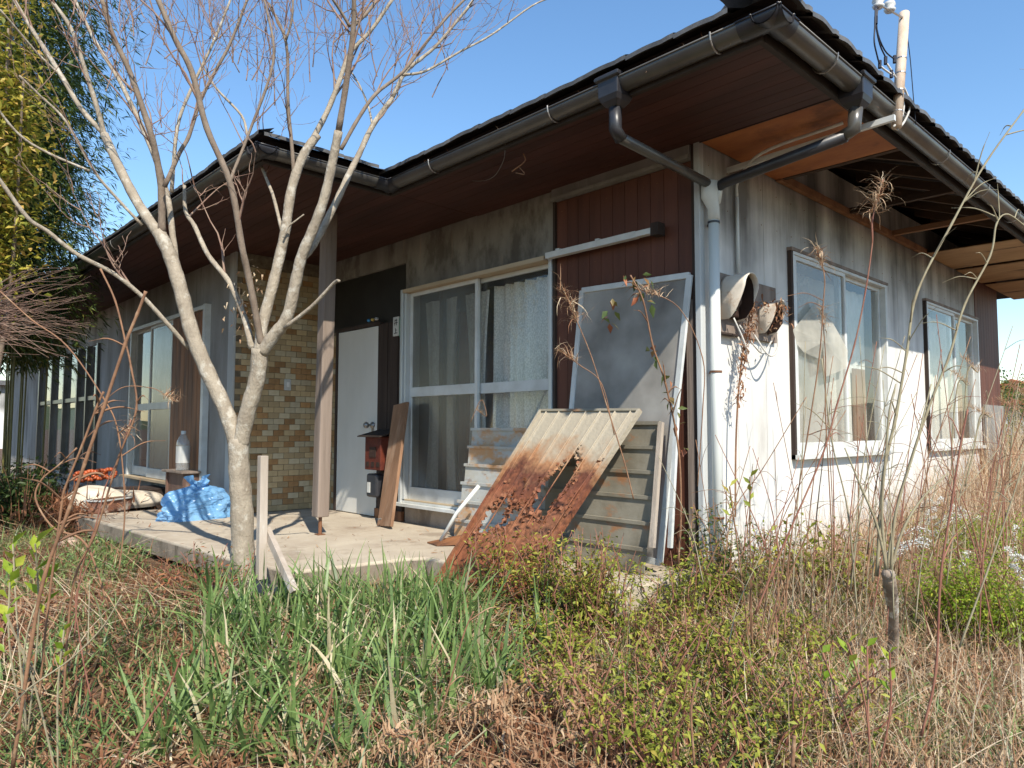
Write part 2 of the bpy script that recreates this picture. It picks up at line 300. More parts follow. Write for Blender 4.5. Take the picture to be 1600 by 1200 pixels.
# rusted sheet: pale paint eaten by rust towards the foot of the panel (u, v stored on the mesh)
def rustmat():
    m = bpy.data.materials.new('rusted_sheet'); m.use_nodes = True; t = m.node_tree; N = t.nodes; L = t.links; b = N['Principled BSDF']
    b.inputs['Roughness'].default_value = .75
    at = N.new('ShaderNodeAttribute'); at.attribute_name = 'down'
    tc = N.new('ShaderNodeTexCoord'); n = N.new('ShaderNodeTexNoise'); n.inputs['Scale'].default_value = 4; n.inputs['Detail'].default_value = 10; n.inputs['Roughness'].default_value = .65
    L.new(tc.outputs['Object'], n.inputs[0])
    ad = N.new('ShaderNodeMath'); ad.operation = 'MULTIPLY_ADD'; ad.inputs[1].default_value = .55; L.new(n.outputs[0], ad.inputs[0]); L.new(at.outputs['Fac'], ad.inputs[2])
    r = N.new('ShaderNodeValToRGB'); e = r.color_ramp.elements
    e[0].position = .42; e[0].color = (.36, .315, .24, 1); e[1].position = 1.0; e[1].color = (.20, .065, .025, 1)
    for p, c in ((.47, (.34, .26, .18, 1)), (.54, (.30, .15, .07, 1)), (.62, (.11, .035, .018, 1)), (.70, (.19, .062, .028, 1)), (.84, (.215, .085, .038, 1))):
        x = e.new(p); x.color = c
    L.new(ad.outputs[0], r.inputs[0])
    n2 = N.new('ShaderNodeTexNoise'); n2.inputs['Scale'].default_value = 45; n2.inputs['Detail'].default_value = 8; L.new(tc.outputs['Object'], n2.inputs[0])
    hs = N.new('ShaderNodeHueSaturation'); mr = N.new('ShaderNodeMapRange'); mr.inputs['From Min'].default_value = .3; mr.inputs['From Max'].default_value = .7; mr.inputs['To Min'].default_value = .62; mr.inputs['To Max'].default_value = 1.3
    fd = N.new('ShaderNodeMapRange'); fd.inputs['From Min'].default_value = .5; fd.inputs['From Max'].default_value = .62; L.new(ad.outputs[0], fd.inputs['Value']); hs.inputs['Fac'].default_value = 1; L.new(fd.outputs[0], hs.inputs['Fac'])
    L.new(n2.outputs[0], mr.inputs[0]); L.new(mr.outputs[0], hs.inputs['Value']); L.new(r.outputs[0], hs.inputs['Color']); L.new(hs.outputs[0], b.inputs['Base Color'])
    bp = N.new('ShaderNodeBump'); bp.inputs['Strength'].default_value = .5; bp.inputs['Distance'].default_value = .01; L.new(n2.outputs[0], bp.inputs['Height']); L.new(bp.outputs[0], b.inputs['Normal'])
    return m
M['rust'] = rustmat()

# ------------------------------------------------------------------ ground
def smooth(t): t = np.clip(t, 0, 1); return t*t*(3-2*t)
def gh(x, y):
    x = np.asarray(x, float); y = np.asarray(y, float)
    u = x*.72-y*.68
    h = .02-.42*smooth((u-.2)/3.0)
    h = h+.25*smooth((y-3)/6)*smooth((x+.5)/1.5)
    h = h+.02*np.sin(x*3.1+1)*np.cos(y*2.7)+.012*np.sin(x*7.3+y*5.1)
    far = smooth((np.hypot(x, y)-15)/60); h = h*(1-far)+far*(-.3)
    return h
g = MB()
xs = np.concatenate([-np.geomspace(600, 13, 14), np.linspace(-12, 12, 121), np.geomspace(13, 600, 14)])
X, Y = np.meshgrid(xs, xs); Z = gh(X, Y)
g.grid([[(X[i, j], Y[i, j], Z[i, j]) for j in range(len(xs))] for i in range(len(xs))])
tag(g.build('ground', M['soil'], smooth=True), kind='structure')

hl = MB()
M['hill'] = mat('hill_woods', (.045, .065, .03), (.075, .09, .045), .05, rough=1, bump=0)
def ridge(az0, az1, dist, hbase, amp, n=60, seed=0):
    rows = [[], []]
    for k in range(n+1):
        a = az0+(az1-az0)*k/n
        hh = hbase+amp*(.5+.5*math.sin(k*.31+seed))+amp*.3*math.sin(k*1.1+seed*2)
        e = min(1, k/8, (n-k)/8)
        rows[0].append((dist*math.sin(a), dist*math.cos(a), -6)); rows[1].append(((dist+60)*math.sin(a), (dist+60)*math.cos(a), max(hh*e, .2)))
    hl.grid(rows)
ridge(R(-20), R(40), 420, 9, 7, seed=1); ridge(R(-110), R(-55), 480, 12, 9, seed=3)
tag(hl.build('hills', M['hill'], smooth=True), kind='structure')

# ------------------------------------------------------------------ porch floor
SZ = .20
pf = MB()
outline = [(-5.35, 0.0), (-5.35, -1.95), (-4.0, -1.87), (-2.19, -1.78), (-1.60, -1.68), (-1.50, -.98), (-1.45, -.88), (-.95, -.83), (-.05, -.83), (-.05, 0.0)]
pf.prism([(x, y, SZ-.13) for x, y in outline][::-1], (0, 0, .13))
tag(pf.build('porch_floor', M['concrete'], bevel=.012), kind='structure')
for (xa, ya), (xb, yb) in zip(outline[1:8], outline[2:9]):
    d_ = Vector((xb-xa, yb-ya, 0)); n_ = Vector((d_.y, -d_.x, 0)).normalized()
    mb = MB(); mb.prism([Vector((xa, ya, SZ-.128))+n_*.001, Vector((xb, yb, SZ-.128))+n_*.001, Vector((xb, yb, SZ-.018))+n_*.001, Vector((xa, ya, SZ-.018))+n_*.001], n_*.003)
    tag(mb.build('floor_edge', M['edge']), kind='structure')
pb = MB()
pb.box(-5.1, -1.9, -1.45, -.02, -.25, SZ-.134); pb.box(-1.88, -.12, -.70, -.02, -.25, SZ-.134)
tag(pb.build('porch_footing', M['foundation']), kind='structure')
# step stone by the tree foot
st = MB(); st.prism([(-1.95, -2.02, -.05), (-1.62, -1.98, -.05), (-1.60, -1.72, -.05), (-1.93, -1.76, -.05)], (0, 0, .17))
tag(st.build('foundation_stone', M['foundation'], bevel=.02), 'rough grey concrete block under the porch corner behind the bare tree', 'block')

# ------------------------------------------------------------------ house
H = empty('house', (0, 0, 0), 'abandoned single storey house with stained white walls and dark tiled hip roof', 'house')
EZ = 2.66                     # soffit level
def hroof(x, y):
    a = min(.93-x, x+17, y+.90, 7.45-y); b = min(-1.87-x, x+17, y+1.80, 7.45-y)
    return 2.76+.40*max(a, b)
# shell of the rooms (solid walls away from the windows)
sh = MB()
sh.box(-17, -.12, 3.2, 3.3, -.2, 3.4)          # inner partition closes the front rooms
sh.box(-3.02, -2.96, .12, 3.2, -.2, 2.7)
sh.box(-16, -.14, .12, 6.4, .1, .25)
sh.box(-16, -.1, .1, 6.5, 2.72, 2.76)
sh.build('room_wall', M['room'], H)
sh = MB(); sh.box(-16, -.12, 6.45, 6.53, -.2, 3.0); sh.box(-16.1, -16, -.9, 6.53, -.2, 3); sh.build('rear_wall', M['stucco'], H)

# front wall pieces, plane y=0 (outer face)
fwall = MB().box(-2.955, -1.16, 0, .10, 2.205, 2.90); fw_ = fwall.build('front_wall', M['mouldy'], H)
MB().box(-2.935, -1.15, 0, .10, .05, .345).build('foundation_wall', M['foundation'], H)
MB().box(-4.55, -2.957, 0, .10, 2.46, 2.90).build('lintel_wall', M['mouldy'], H)
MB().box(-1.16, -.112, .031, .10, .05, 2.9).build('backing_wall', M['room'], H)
MB().box(-4.40, -2.957, .03, .10, 1.955, 2.46).build('transom_panel', M['dark'], H)
# door
dr = MB().box(-4.085, -3.375, -.01, .03, .205, 1.94).build('door', M['door'], H, bevel=.004)
dh = MB(); dh.lathe((0, 0, 0), [(0, 0), (.03, 0), (.03, .012), (.012, .02), (.012, .05), (.027, .058), (.03, .075), (.02, .092), (0, .095)], 14)
dh.v = [(-3.44+x, -.01-z, 1.03+y) for x, y, z in dh.v]; dh.build('door_knob', M['steel'], dr, smooth=True)
MB().box(-3.46, -3.425, -.014, -.009, .955, 1.0).build('lock_plate', M['steel'], dr)
df = MB(); df.box(-4.12, -4.088, -.02, .03, .2, 1.945); df.box(-4.12, -3.34, -.025, .03, 1.945, 1.975); df.build('door_frame', M['darkwood'], H)
for k, c in enumerate(((.05, .25, .5), (.5, .35, .1), (.5, .48, .45))):
    mm = mat('bulb_%d' % k, c, rough=.3, bump=0)
    b = MB(); b.lathe((-3.47+.065*k, -.05, 1.98), [(0, 0), (.014, .003), (.02, .015), (.014, .028), (0, .03)], 10); b.build('bell_knob', mm, H, smooth=True)
# dark vertical boards beside the door
db = MB().box(-3.37, -2.957, .01, .03, .2, 1.953).build('dark_board_panel', M['darkwood'], H)
for k in range(5):
    x0 = -3.368+k*.082; MB().box(x0, x0+.076, -.012-.004*(k % 2), .01, .2, 1.95).build('board', M['darkwood'], db)
MB().box(-3.37, -2.945, -.03, -.001, .2, .285).build('skirting', M['copper_siding'], db)

# brown siding of the front wall
sw = MB().box(-1.14, -.055, .012, .03, .2, 2.575).build('brown_siding_panel', M['darkwood'], H)
for k in range(11):
    x0 = -1.139+k*.0985; MB().box(x0, x0+.0955, -.003, .012, .2, 2.573).build('siding_board', M['brown_siding'], sw)
bm_ = MB(); bm_.box(-1.16, -.055, -.035, .03, 2.577, 2.70); bm_.box(-1.16, -.055, -.05, -.035, 2.577, 2.60); bm_.build('head_beam', M['stucco_up'], H)
MB().box(-1.162, -1.142, -.02, .03, .2, 2.577).build('jamb_trim', M['darkwood'], H)
# corner post
cp = MB(); cp.box(-.054, -.032, -.02, .03, .1, 2.70); cp.build('corner_timber', M['darkwood'], H)
cp = MB(); cp.box(-.10, -.056, -.018, -.004, .1, 1.75); cp.build('grey_corner_board', M['greywood'], H)
cp = MB(); cp.box(-.031, .006, -.03, .02, .05, 2.70); cp.build('corner_board', M['whiteboard'], H, bevel=.004)
# shutter rail
rl = MB(); rl.box(-1.16, -.40, -.10, -.055, 2.165, 2.205); rl.box(-.40, -.26, -.098, -.057, 2.168, 2.202)
for x in (-1.1, -.75, -.3): rl.box(x, x+.03, -.06, 0, 2.19, 2.23)
rl.build('shutter_rail', M['alufr'], H); MB().box(-.28, -.225, -.11, -.04, 2.15, 2.225).build('rail_bracket', M['darkwood'], H)

def curtain(x0, x1, z0, z1, y, amp, n, seed, pinch=0, axis='y'):
    rr = random.Random(seed); P = []
    ph = [rr.uniform(0, 6.28) for _ in range(4)]
    for i in range(13):
        v = i/12; row = []
        for j in range(n*8+1):
            u = j/(n*8); a = amp*(.6+.4*v)
            d = a*math.sin(u*n*6.28+ph[0]+.5*math.sin(v*2+ph[1]))+a*.4*math.sin(u*n*2.7*6.28+ph[2])
            xx = x0+(x1-x0)*u; xx += pinch*math.sin(v*3.14)*(.5-u)
            z = z0+(z1-z0)*(1-v)
            row.append((xx, y+d, z) if axis == 'y' else (y+d, xx, z))
        P.append(row)
    return MB().grid(P)

# front sliding window, x -2.93..-1.17, z .35..2.2
W = empty('sliding_window', (-2.05, 0, .35)); W.parent = H
fr = MB()
fr.box(-2.93, -2.895, -.075, .09, .373, 2.2).build('jamb', M['alu'], W, bevel=.003); MB().box(-2.893, -2.865, -.06, .09, .402, 2.165).build('jamb', M['alu'], W, bevel=.003)
MB().box(-1.20, -1.168, -.03, .09, .35, 2.2).build('jamb', M['alu'], W, bevel=.003)
MB().box(-2.895, -1.2, -.075, .09, 2.167, 2.198).build('window_head', M['sillwood'], W)
fr = MB(); fr.box(-2.98, -1.15, -.11, .0, .348, .372); fr.box(-2.89, -1.2, -.055, -.01, .374, .39); fr.box(-2.89, -1.2, .0, .09, .348, .40); fr.build('sill', M['alufr'], W)
MB().box(-2.87, -1.21, -.052, -.018, .391, .402).build('sill_wood', M['sillwood'], W)
def sash(x0, x1, y, z0=.402, z1=2.166, mid=1.31, gm='glass', par=W, ax='y', bot=.105, frm='alufr'):
    f = MB(); g_ = MB()
    def bx(mb, a, b, c, d, e, h):
        if ax == 'y': mb.box(a, b, c, d, e, h)
        else: mb.box(c, d, a, b, e, h)
    t = .014
    bx(f, x0, x0+.032, y-t, y+t, z0, z1); bx(f, x1-.032, x1, y-t, y+t, z0, z1)
    bx(f, x0+.032, x1-.032, y-t, y+t, z0, z0+bot); bx(f, x0+.032, x1-.032, y-t, y+t, z1-.03, z1)
    if mid: bx(f, x0+.032, x1-.032, y-t-.002, y+t+.002, mid-.04, mid+.04)
    f.build('sash_frame', M[frm], par, bevel=.002)
    if mid:
        bx(g_, x0+.033, x1-.033, y-.002, y+.002, z0+bot, mid-.04); g_.build('pane', M[gm], par); g_ = MB()
        bx(g_, x0+.033, x1-.033, y-.002, y+.002, mid+.04, z1-.03); g_.build('pane', M[gm], par)
    else:
        bx(g_, x0+.033, x1-.033, y-.002, y+.002, z0+bot, z1-.03); g_.build('pane', M[gm], par)
sash(-2.863, -1.965, -.005, gm='dirtyglass'); sash(-2.03, -1.2, .035, gm='glass')
for a, b, s_, am in ((-2.84, -2.40, 1, .02), (-2.62, -2.42, 5, .02), (-2.30, -2.0, 2, .022)):
    curtain(a, b, .42, 2.1-.1*(s_ == 5), .12+.01*s_, am, 3, s_, .12).build('curtain', M['lace'], W, smooth=True)
curtain(-2.46, -2.26, .42, 1.98, .20, .015, 2, 9).build('brown_drape', M['brown_cloth'], W, smooth=True)
curtain(-2.0, -1.19, .40, 2.12, .17, .045, 7, 3).build('lace_curtain', M['lace'], W, smooth=True)

# ------- side wall x=0 (outer face +x), windows 1.10-2.80 and 3.85-5.55, z .83..2.19
SW = MB()
def ywall(y0, y1, z0, z1, m='stucco', name='side_wall_panel', par=None, proud=0):
    return MB().box(-.10, proud, y0, y1, z0, z1).build(name, M[m], par or swp)
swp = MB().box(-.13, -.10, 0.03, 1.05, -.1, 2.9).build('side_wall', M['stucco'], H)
def panels(y0, y1, z0, z1, n, m='stucco'):
    st_ = (y1-y0)/n
    for k in range(n):
        a = y0+k*st_+.0015; b = y0+(k+1)*st_-.0015
        ywall(a, b, z0, z1, m, proud=.0006*(k % 3))
BS = 2.02
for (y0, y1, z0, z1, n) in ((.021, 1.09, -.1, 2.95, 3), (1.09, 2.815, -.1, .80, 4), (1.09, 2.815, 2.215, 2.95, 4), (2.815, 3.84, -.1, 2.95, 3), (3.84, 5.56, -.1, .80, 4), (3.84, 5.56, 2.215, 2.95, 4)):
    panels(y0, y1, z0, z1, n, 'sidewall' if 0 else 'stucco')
bw = MB().box(-.1, -.012, 5.57, 6.53, -.1, 2.95).build('rear_siding_panel', M['darkwood'], H)
for k in range(9):
    y0 = 5.572+k*.1065; MB().box(-.012, .004, y0, y0+.103, -.1, 2.9).build('siding_board', M['brown_siding'], bw)
MB().box(.006, .03, 5.70, 6.53, -.1, 1.28).build('patch_sheet', M['stucco_up'], H)
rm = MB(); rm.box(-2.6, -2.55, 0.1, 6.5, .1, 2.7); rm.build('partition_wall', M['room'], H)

def side_window(y0, name_seed):
    y1 = y0+1.70
    Wd = empty('side_window', (0, y0, .83)); Wd.parent = H
    t = MB(); t.box(-.02, .030, y0-.040, y0-.012, .80, 2.212); t.build('timber_surround', M['darkwood'], Wd)
    MB().box(-.02, .038, y0-.045, y1+.03, 2.213, 2.235).build('head_flashing', M['greywood'], Wd)
    f = MB(); f.box(-.08, .03, y0-.012, y0+.02, .83, 2.19); f.box(-.08, .03, y1-.02, y1+.012, .83, 2.19); f.box(-.08, .032, y0-.012, y1+.012, 2.19, 2.212); f.build('frame', M['alufr'], Wd, bevel=.002)
    f = MB(); f.box(-.09, .06, y0-.04, y1+.03, .80, .83); f.box(-.07, .034, y0+.02, y1-.02, .83, .85); f.build('sill', M['alufr'], Wd)
    ym = (y0+y1)/2
    sash(ym-.03, y1-.02, -.03, .85, 2.19, None, 'glass', Wd, 'x', .06)
    sash(y0+.02, ym+.03, .008, .85, 2.19, None, 'frost' if name_seed == 1 else 'glass', Wd, 'x', .06)
    curtain(y0+.02, y1-.35, .87, 2.15, -.15, .018, 7, name_seed, axis='x').build('curtain', M['curtain'], Wd, smooth=True)
    curtain(y1-.33, y1-.02, .87, 2.15, -.15, .018, 2, name_seed+4, axis='x').build('curtain', M['curtain'], Wd, smooth=True)
    MB().box(-.13, -.115, y1-.36, y1-.12, .86, 1.5).build('brown_board', M['plank'], Wd)
    return Wd
w1 = side_window(1.10, 1); w2 = side_window(3.85, 2)
# torn insect net hanging in the near side window
P = []
Q = [(p.y, p.z, o_) for p, o_ in ((pix(a, b, 0, .03), c) for a, b, c in ((1239, 515, 0), (1256, 492, .01), (1274, 469, .02), (1296, 508, .03), (1318, 548, .035), (1312, 576, .05), (1281, 590, .03), (1279, 562, .015), (1252, 551, .02), (1243, 535, 0)))]
n_ = MB(); c_ = (sum(q[0] for q in Q)/len(Q), sum(q[1] for q in Q)/len(Q), .05); ringp = []
for k in range(len(Q)):
    a = Q[k]; b = Q[(k+1) % len(Q)]
    for q in range(3):
        t = q/3; ringp.append((.03+a[2]*(1-t)+b[2]*t, a[0]*(1-t)+b[0]*t, a[1]*(1-t)+b[1]*t))
rows = []
for i in range(6):
    s_ = 1-i/5
    rows.append([(p[0]*s_+(.03+c_[2])*(1-s_)+.002*math.sin(p[2]*19+i), p[1]*s_+c_[0]*(1-s_), p[2]*s_+c_[1]*(1-s_)) for p in ringp+[ringp[0]]])
n_.grid(rows).build('torn_net', M['net'], w1)

# ------- porch side: tiled return wall x=-4.4, y -.91..0
tw = MB(); tw.box(-4.53, -4.412, -.905, .10, .05, 2.90); tw.box(-4.41, -4.122, .012, .10, .05, 1.955)
TW = tw.build('tiled_wall', M['grout'], H)
tm = [MB().box(-.006, .006, .0015, .1085, .0015, .0525) for _ in range(3)]
tms = [t.build('tile', M[n], TW) for t, n in zip(tm, ('tile', 'tile2', 'tile3'))]
tmy = [MB().box(.0015, .0935, -.006, .006, .0015, .0525).build('tile', M[n], TW) for n in ('tile', 'tile2', 'tile3')]
cnt = 0; rest = [MB(), MB(), MB()]
for r_ in range(42):
    z = .205+r_*.0555
    off = .055*(r_ % 2)
    for c in range(9):
        y = -.905+c*.1105-off
        if y < -.96 or y > -.02: continue
        k = random.choices((0, 1, 2), (.45, .28, .27))[0]
        dx = random.uniform(-.0012, .0012)
        if cnt < 290 and not (y < -.905):
            dup(tms[k], TW, (-4.408+dx, y, z)); cnt += 1
        else:
            y0 = max(y, -.903); y1 = min(y+.107, -.014)
            if y1 > y0+.01: rest[k].box(-4.414, -4.402, y0, y1, z+.0015, z+.0525)
    if z < 1.9:
        for c in range(3):
            k = random.choices((0, 1, 2), (.45, .28, .27))[0]; x = -4.402+c*.095
            rest[k].box(x, x+.092, .006, .016, z+.0015, z+.0525)
for k in range(3):
    rest[k].build('tiles', M[('tile', 'tile2', 'tile3')[k]], TW)['kind'] = 'stuff'
for o in tms+tmy: bpy.data.objects.remove(o)
sw_ = MB().box(-4.402, -4.392, -.42, -.35, 1.37, 1.48).build('switch_plate', M['whiteboard'], H, bevel=.003)
MB().box(-4.391, -4.386, -.40, -.37, 1.40, 1.45).build('rocker', M['porcelain'], sw_)

# ------- wing front wall y=-.91, x -4.4..-16
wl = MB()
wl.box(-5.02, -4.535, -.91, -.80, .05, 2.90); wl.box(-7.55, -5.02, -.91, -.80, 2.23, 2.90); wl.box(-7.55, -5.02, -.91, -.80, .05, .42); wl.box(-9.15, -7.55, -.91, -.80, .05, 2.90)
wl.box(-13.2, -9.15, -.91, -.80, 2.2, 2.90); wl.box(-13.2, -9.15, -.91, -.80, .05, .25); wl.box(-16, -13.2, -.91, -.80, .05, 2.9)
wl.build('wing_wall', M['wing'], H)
MB().box(-4.534, -4.405, -.925, -.905, .06, 2.66).build('wing_corner_board', M['whiteboard'], H)
W3 = empty('wing_window', (-6.8, -.91, .42)); W3.parent = H
f = MB(); f.box(-7.55, -7.50, -.96, -.80, .42, 2.23); f.box(-5.08, -5.02, -.97, -.80, .42, 2.24); f.box(-7.5, -5.08, -.97, -.82, 2.19, 2.23); f.build('frame', M['alufr'], W3)
f = MB(); f.box(-7.6, -5.0, -1.02, -.81, .40, .425); f.build('sill', M['sillwood'], W3)
sash(-7.49, -6.75, -.89, .43, 2.19, 1.25, 'glass', W3); sash(-6.80, -6.02, -.93, .43, 2.19, 1.25, 'dirtyglass', W3)
curtain(-6.78, -6.04, .44, 2.15, -.87, .012, 3, 12).build('curtain', M['curtain'], W3, smooth=True)
SB = MB().box(-6.0, -5.09, -.94, -.86, .43, 2.185).build('shutter_box', M['darkwood'], H)
for k in range(7):
    x0 = -5.995+k*.129; MB().box(x0, x0+.122, -.955, -.941, .44, 2.18).build('slat', M['copper_siding'], SB)
# long glazed veranda at the far end
W4 = empty('veranda_window', (-11, -.91, .25)); W4.parent = H
f = MB()
for x in (-13.15, -12.1, -11.2, -10.3, -9.75, -9.17): f.box(x-.03, x+.03, -.95, -.83, .25, 2.2)
f.box(-13.2, -9.15, -.96, -.82, .22, .27); f.box(-13.2, -9.15, -.93, -.85, 1.4, 1.46); f.build('frame', M['gutter'], W4)
for a, b in ((-13.12, -12.13), (-12.07, -11.23), (-11.17, -10.33), (-10.27, -9.78), (-9.72, -9.2)):
    MB().box(a, b, -.895, -.89, .28, 1.39).build('pane', M['glass'], W4); MB().box(a, b, -.895, -.89, 1.47, 2.19).build('pane', M['glass'], W4)
curtain(-13.1, -9.2, .3, 2.15, -.7, .03, 16, 30).build('curtain', M['wing'], W4, smooth=True)
MB().box(-13.1, -11.2, -.76, -.74, .3, 1.3).build('blue_panel', M['alu'], W4)
MB().box(-16, -9.2, -1.15, -.92, .05, .20).build('veranda_step', M['foundation'], H)

# ------- porch post
pp = MB(); pp.obox((-2.745, -.90, .335), (-2.72, -.885, 2.66), (.048, 0, 0), (0, .048, 0)); pp_ = pp.build('porch_post', M['greywood'], H, bevel=.006)
pb = MB(); pb.tube([(-2.745, -.90, .2), (-2.745, -.90, .34)], .014); pb.box(-2.775, -2.715, -.93, -.87, .201, .207); pb.build('post_pin', M['copper_siding'], pp_)

# ------- roof
rf = MB(); gx = np.arange(-17, .94, .2); gx = np.append(gx, .93); gy = np.concatenate([[-1.80], np.arange(-1.7, 7.4, .2), [7.45]])
def inroof(x, y): return (x <= .931 and y >= -.901) or (x <= -1.869 and y >= -1.801)
gx = sorted(set([round(float(v), 3) for v in gx]+[-1.87])); gy = sorted(set([round(float(v), 3) for v in gy]+[-.90]))
idx = {}
def rv(i, j, lo):
    k = (i, j, lo)
    if k not in idx:
        idx[k] = len(rf.v); z = hroof(gx[i], gy[j])-(.05 if lo else 0); rf.v.append((gx[i], gy[j], z))
    return idx[k]
for i in range(len(gx)-1):
    for j in range(len(gy)-1):
        cx = (gx[i]+gx[i+1])/2; cy = (gy[j]+gy[j+1])/2
        if inroof(cx, cy) and inroof(gx[i+1], gy[j]):
            for lo in (0, 1): rf.f.append((rv(i, j, lo), rv(i+1, j, lo), rv(i+1, j+1, lo), rv(i, j+1, lo)))
roof = rf.build('roof', M['fascia'], H)
# eave tiles: one piece each, sharing one mesh
def tilemesh(width=.268, ln=.34, amp=.009):
    mb = MB(); pr = []
    for k in range(9):
        u = k/8; pr.append((u*width, amp*math.sin(u*math.pi*2-1.0)+(amp*1.7 if k > 6 else 0)))
    mb.grid([[(x, 0, z) for x, z in pr], [(x, ln, z+ln*.40) for x, z in pr]])
    mb.grid([[(x, 0, z) for x, z in pr], [(x, 0, z-.022) for x, z in pr]])
    mb.grid([[(x, 0, z-.022) for x, z in pr], [(x, ln, z+ln*.40-.022) for x, z in pr]])
    return mb
t2 = tilemesh(ln=.10, amp=.003).build('roof_tile', M['rooftile'], roof, smooth=True)
t1 = tilemesh(amp=.003).build('roof_tile', M['rooftile'], roof, smooth=True)
t0 = tilemesh().build('roof_tile', M['rooftile'], roof, smooth=True)
for row in range(3):
    d = row*.28; dz = d*.40
    for k in range(31): # right eave: tile runs inward (-x)
        y = -.93+k*.268
        if row and k < 1+row: continue
        dup(t0, roof, (.955-d, y, 2.775+dz+random.uniform(-.004, .004)), (0, 0, R(90)))
    for k in range(11):
        x = -1.97+k*.268
        if x+.27 > .95-d: continue
        dup(t1, roof, (x-0, -.93+d, 2.775+dz+random.uniform(-.004, .004)), (0, 0, 0))
    if row == 0:
        for k in range(3): dup(t2, roof, (-1.85, -1.80+k*.268, 2.775), (0, 0, R(90)))
    for k in range(48 if row == 0 else 0):
        x = -2.13-row*.30-k*.268; dup(t2, roof, (x, -1.83+d, 2.775+dz+random.uniform(-.004, .004)), (0, 0, 0))
bpy.data.objects.remove(t0); bpy.data.objects.remove(t1); bpy.data.objects.remove(t2)
# hip ridge with end cap at the near corner
hr = MB()
for k in range(9):
    a = Vector((.90-k*.3, -.87+k*.3, 2.86+k*.12)); b = a+Vector((-.33, .33, .125))
    hr.tube([a, b], [.085, .075], 10)
hr.build('hip_ridge', M['rooftile'], roof, smooth=True)
he = MB()
P0 = Vector((.955, -.925, 2.80)); dd = Vector((-1, 1, 0)).normalized(); ss = Vector((1, 1, 0)).normalized()
he.prism([P0+ss*-.13+Vector((0, 0, 0)), P0+ss*.13, P0+ss*.11+Vector((0, 0, .12)), P0+ss*.05+Vector((0, 0, .19)), P0+ss*-.05+Vector((0, 0, .19)), P0+ss*-.11+Vector((0, 0, .12))], dd*.16)
he.build('ridge_end_tile', M['rooftile'], roof, bevel=.012)
# soffit
sf = empty('front_soffit', (0, 0, EZ)); sf.parent = H
k = 0; y = -.80
while y < -.02:
    x1 = .78+(.0 if y < -.02 else 0)
    MB().box(-1.98, .785, y, y+.0855, EZ, EZ+.012).build('soffit_board', M['soffit'], sf); y += .0885; k += 1
y = -1.70
while y < -.82:
    MB().box(-15.9, -1.99, y, y+.0855, EZ, EZ+.012).build('soffit_board', M['soffit'], sf); y += .0885
y = -.815
while y < -.02:
    MB().box(-4.4, -1.985, y, y+.0855, EZ, EZ+.012).build('soffit_board', M['soffit'], sf); y += .0885
fa = MB()
fa.box(-1.97, .81, -.83, -.805, 2.63, 2.78); fa.box(.787, .812, -.804, 7.38, 2.63, 2.78); fa.box(-1.987, -1.962, -1.73, -.83, 2.63, 2.78); fa.box(-16, -1.962, -1.755, -1.73, 2.63, 2.78)
fa.build('fascia', M['fascia'], H)
ss_ = empty('side_soffit', (0, 0, EZ)); ss_.parent = H
MB().box(.012, .785, -.015, .90, EZ, EZ+.006).build('plywood_sheet', M['ply'], ss_)
MB().box(.0, .785, -.022, -.016, EZ-.004, EZ+.04).build('joint_batten', M['fascia'], ss_)
MB().box(.02, .785, 3.84, 4.75, EZ, EZ+.006).build('plywood_sheet', M['ply2'], ss_)
MB().box(.02, .785, 4.87, 5.80, EZ, EZ+.006).build('plywood_sheet', M['ply2'], ss_)
MB().box(.02, .785, 5.95, 7.3, EZ, EZ+.006).build('plywood_sheet', M['ply2'], ss_)
for q in range(17):
    y = .02+q*.455
    hz = hroof(.4, 3)-.0
    mb = MB(); mb.obox((.01, y, 2.70+.325), (.79, y, 2.70+.02), (0, .02, 0), (0, 0, .035)); mb.build('rafter', M['rafter'], ss_)
for y in (.92, 2.02, 2.93): MB().box(.012, .785, y, y+.04, EZ+.002, EZ+.045).build('soffit_joist', M['rafter2' if y > 2.5 else 'rafter'], ss_)
MB().box(.012, .05, .9, 3.84, EZ-.01, EZ+.04).build('wall_batten', M['rafter2'], ss_)
# gutters
def gutter(a, b, name='gutter', r_=.055, mt='gutter', par=H):
    a, b = Vector(a), Vector(b); d = (b-a).normalized(); s = Vector((0, 0, 1)).cross(d)
    rows = []
    for p in (a, b):
        row = []
        for k in range(13):
            t = math.pi*k/12; row.append(p+s*(r_*math.cos(t))-Vector((0, 0, r_*math.sin(t))))
        for k in range(12, -1, -1):
            t = math.pi*k/12; row.append(p+s*((r_-.005)*math.cos(t))-Vector((0, 0, (r_-.005)*math.sin(t))))
        row.append(row[0]); rows.append(row)
    m_ = MB().grid(rows); m_.tube([a+s*r_, b+s*r_], .005, 6); m_.tube([a-s*r_, b-s*r_], .005, 6)
    return m_.build(name, M[mt], par, smooth=True)
GZ = 2.70
G1 = gutter((.87, -.80, GZ), (.87, 7.4, GZ+.02)); G2 = gutter((-1.86, -.86, GZ), (.80, -.86, GZ)); G3 = gutter((-1.92, -1.72, GZ), (-1.92, -.92, GZ)); G4 = gutter((-16, -1.78, GZ+.05), (-1.99, -1.78, GZ))
for a, b, c in (((.87, -.93, GZ), (.87, -.74, GZ), 0), ((.74, -.86, GZ), (.94, -.86, GZ), 0), ((-1.92, -1.85, GZ), (-1.92, -1.70, GZ), 0), ((-2.02, -1.78, GZ), (-1.85, -1.78, GZ), 0), ((-1.97, -.86, GZ), (-1.82, -.86, GZ), 0), ((-1.92, -.99, GZ), (-1.92, -.8, GZ), 0)):
    gutter(a, b, 'gutter_corner', .060, 'black')
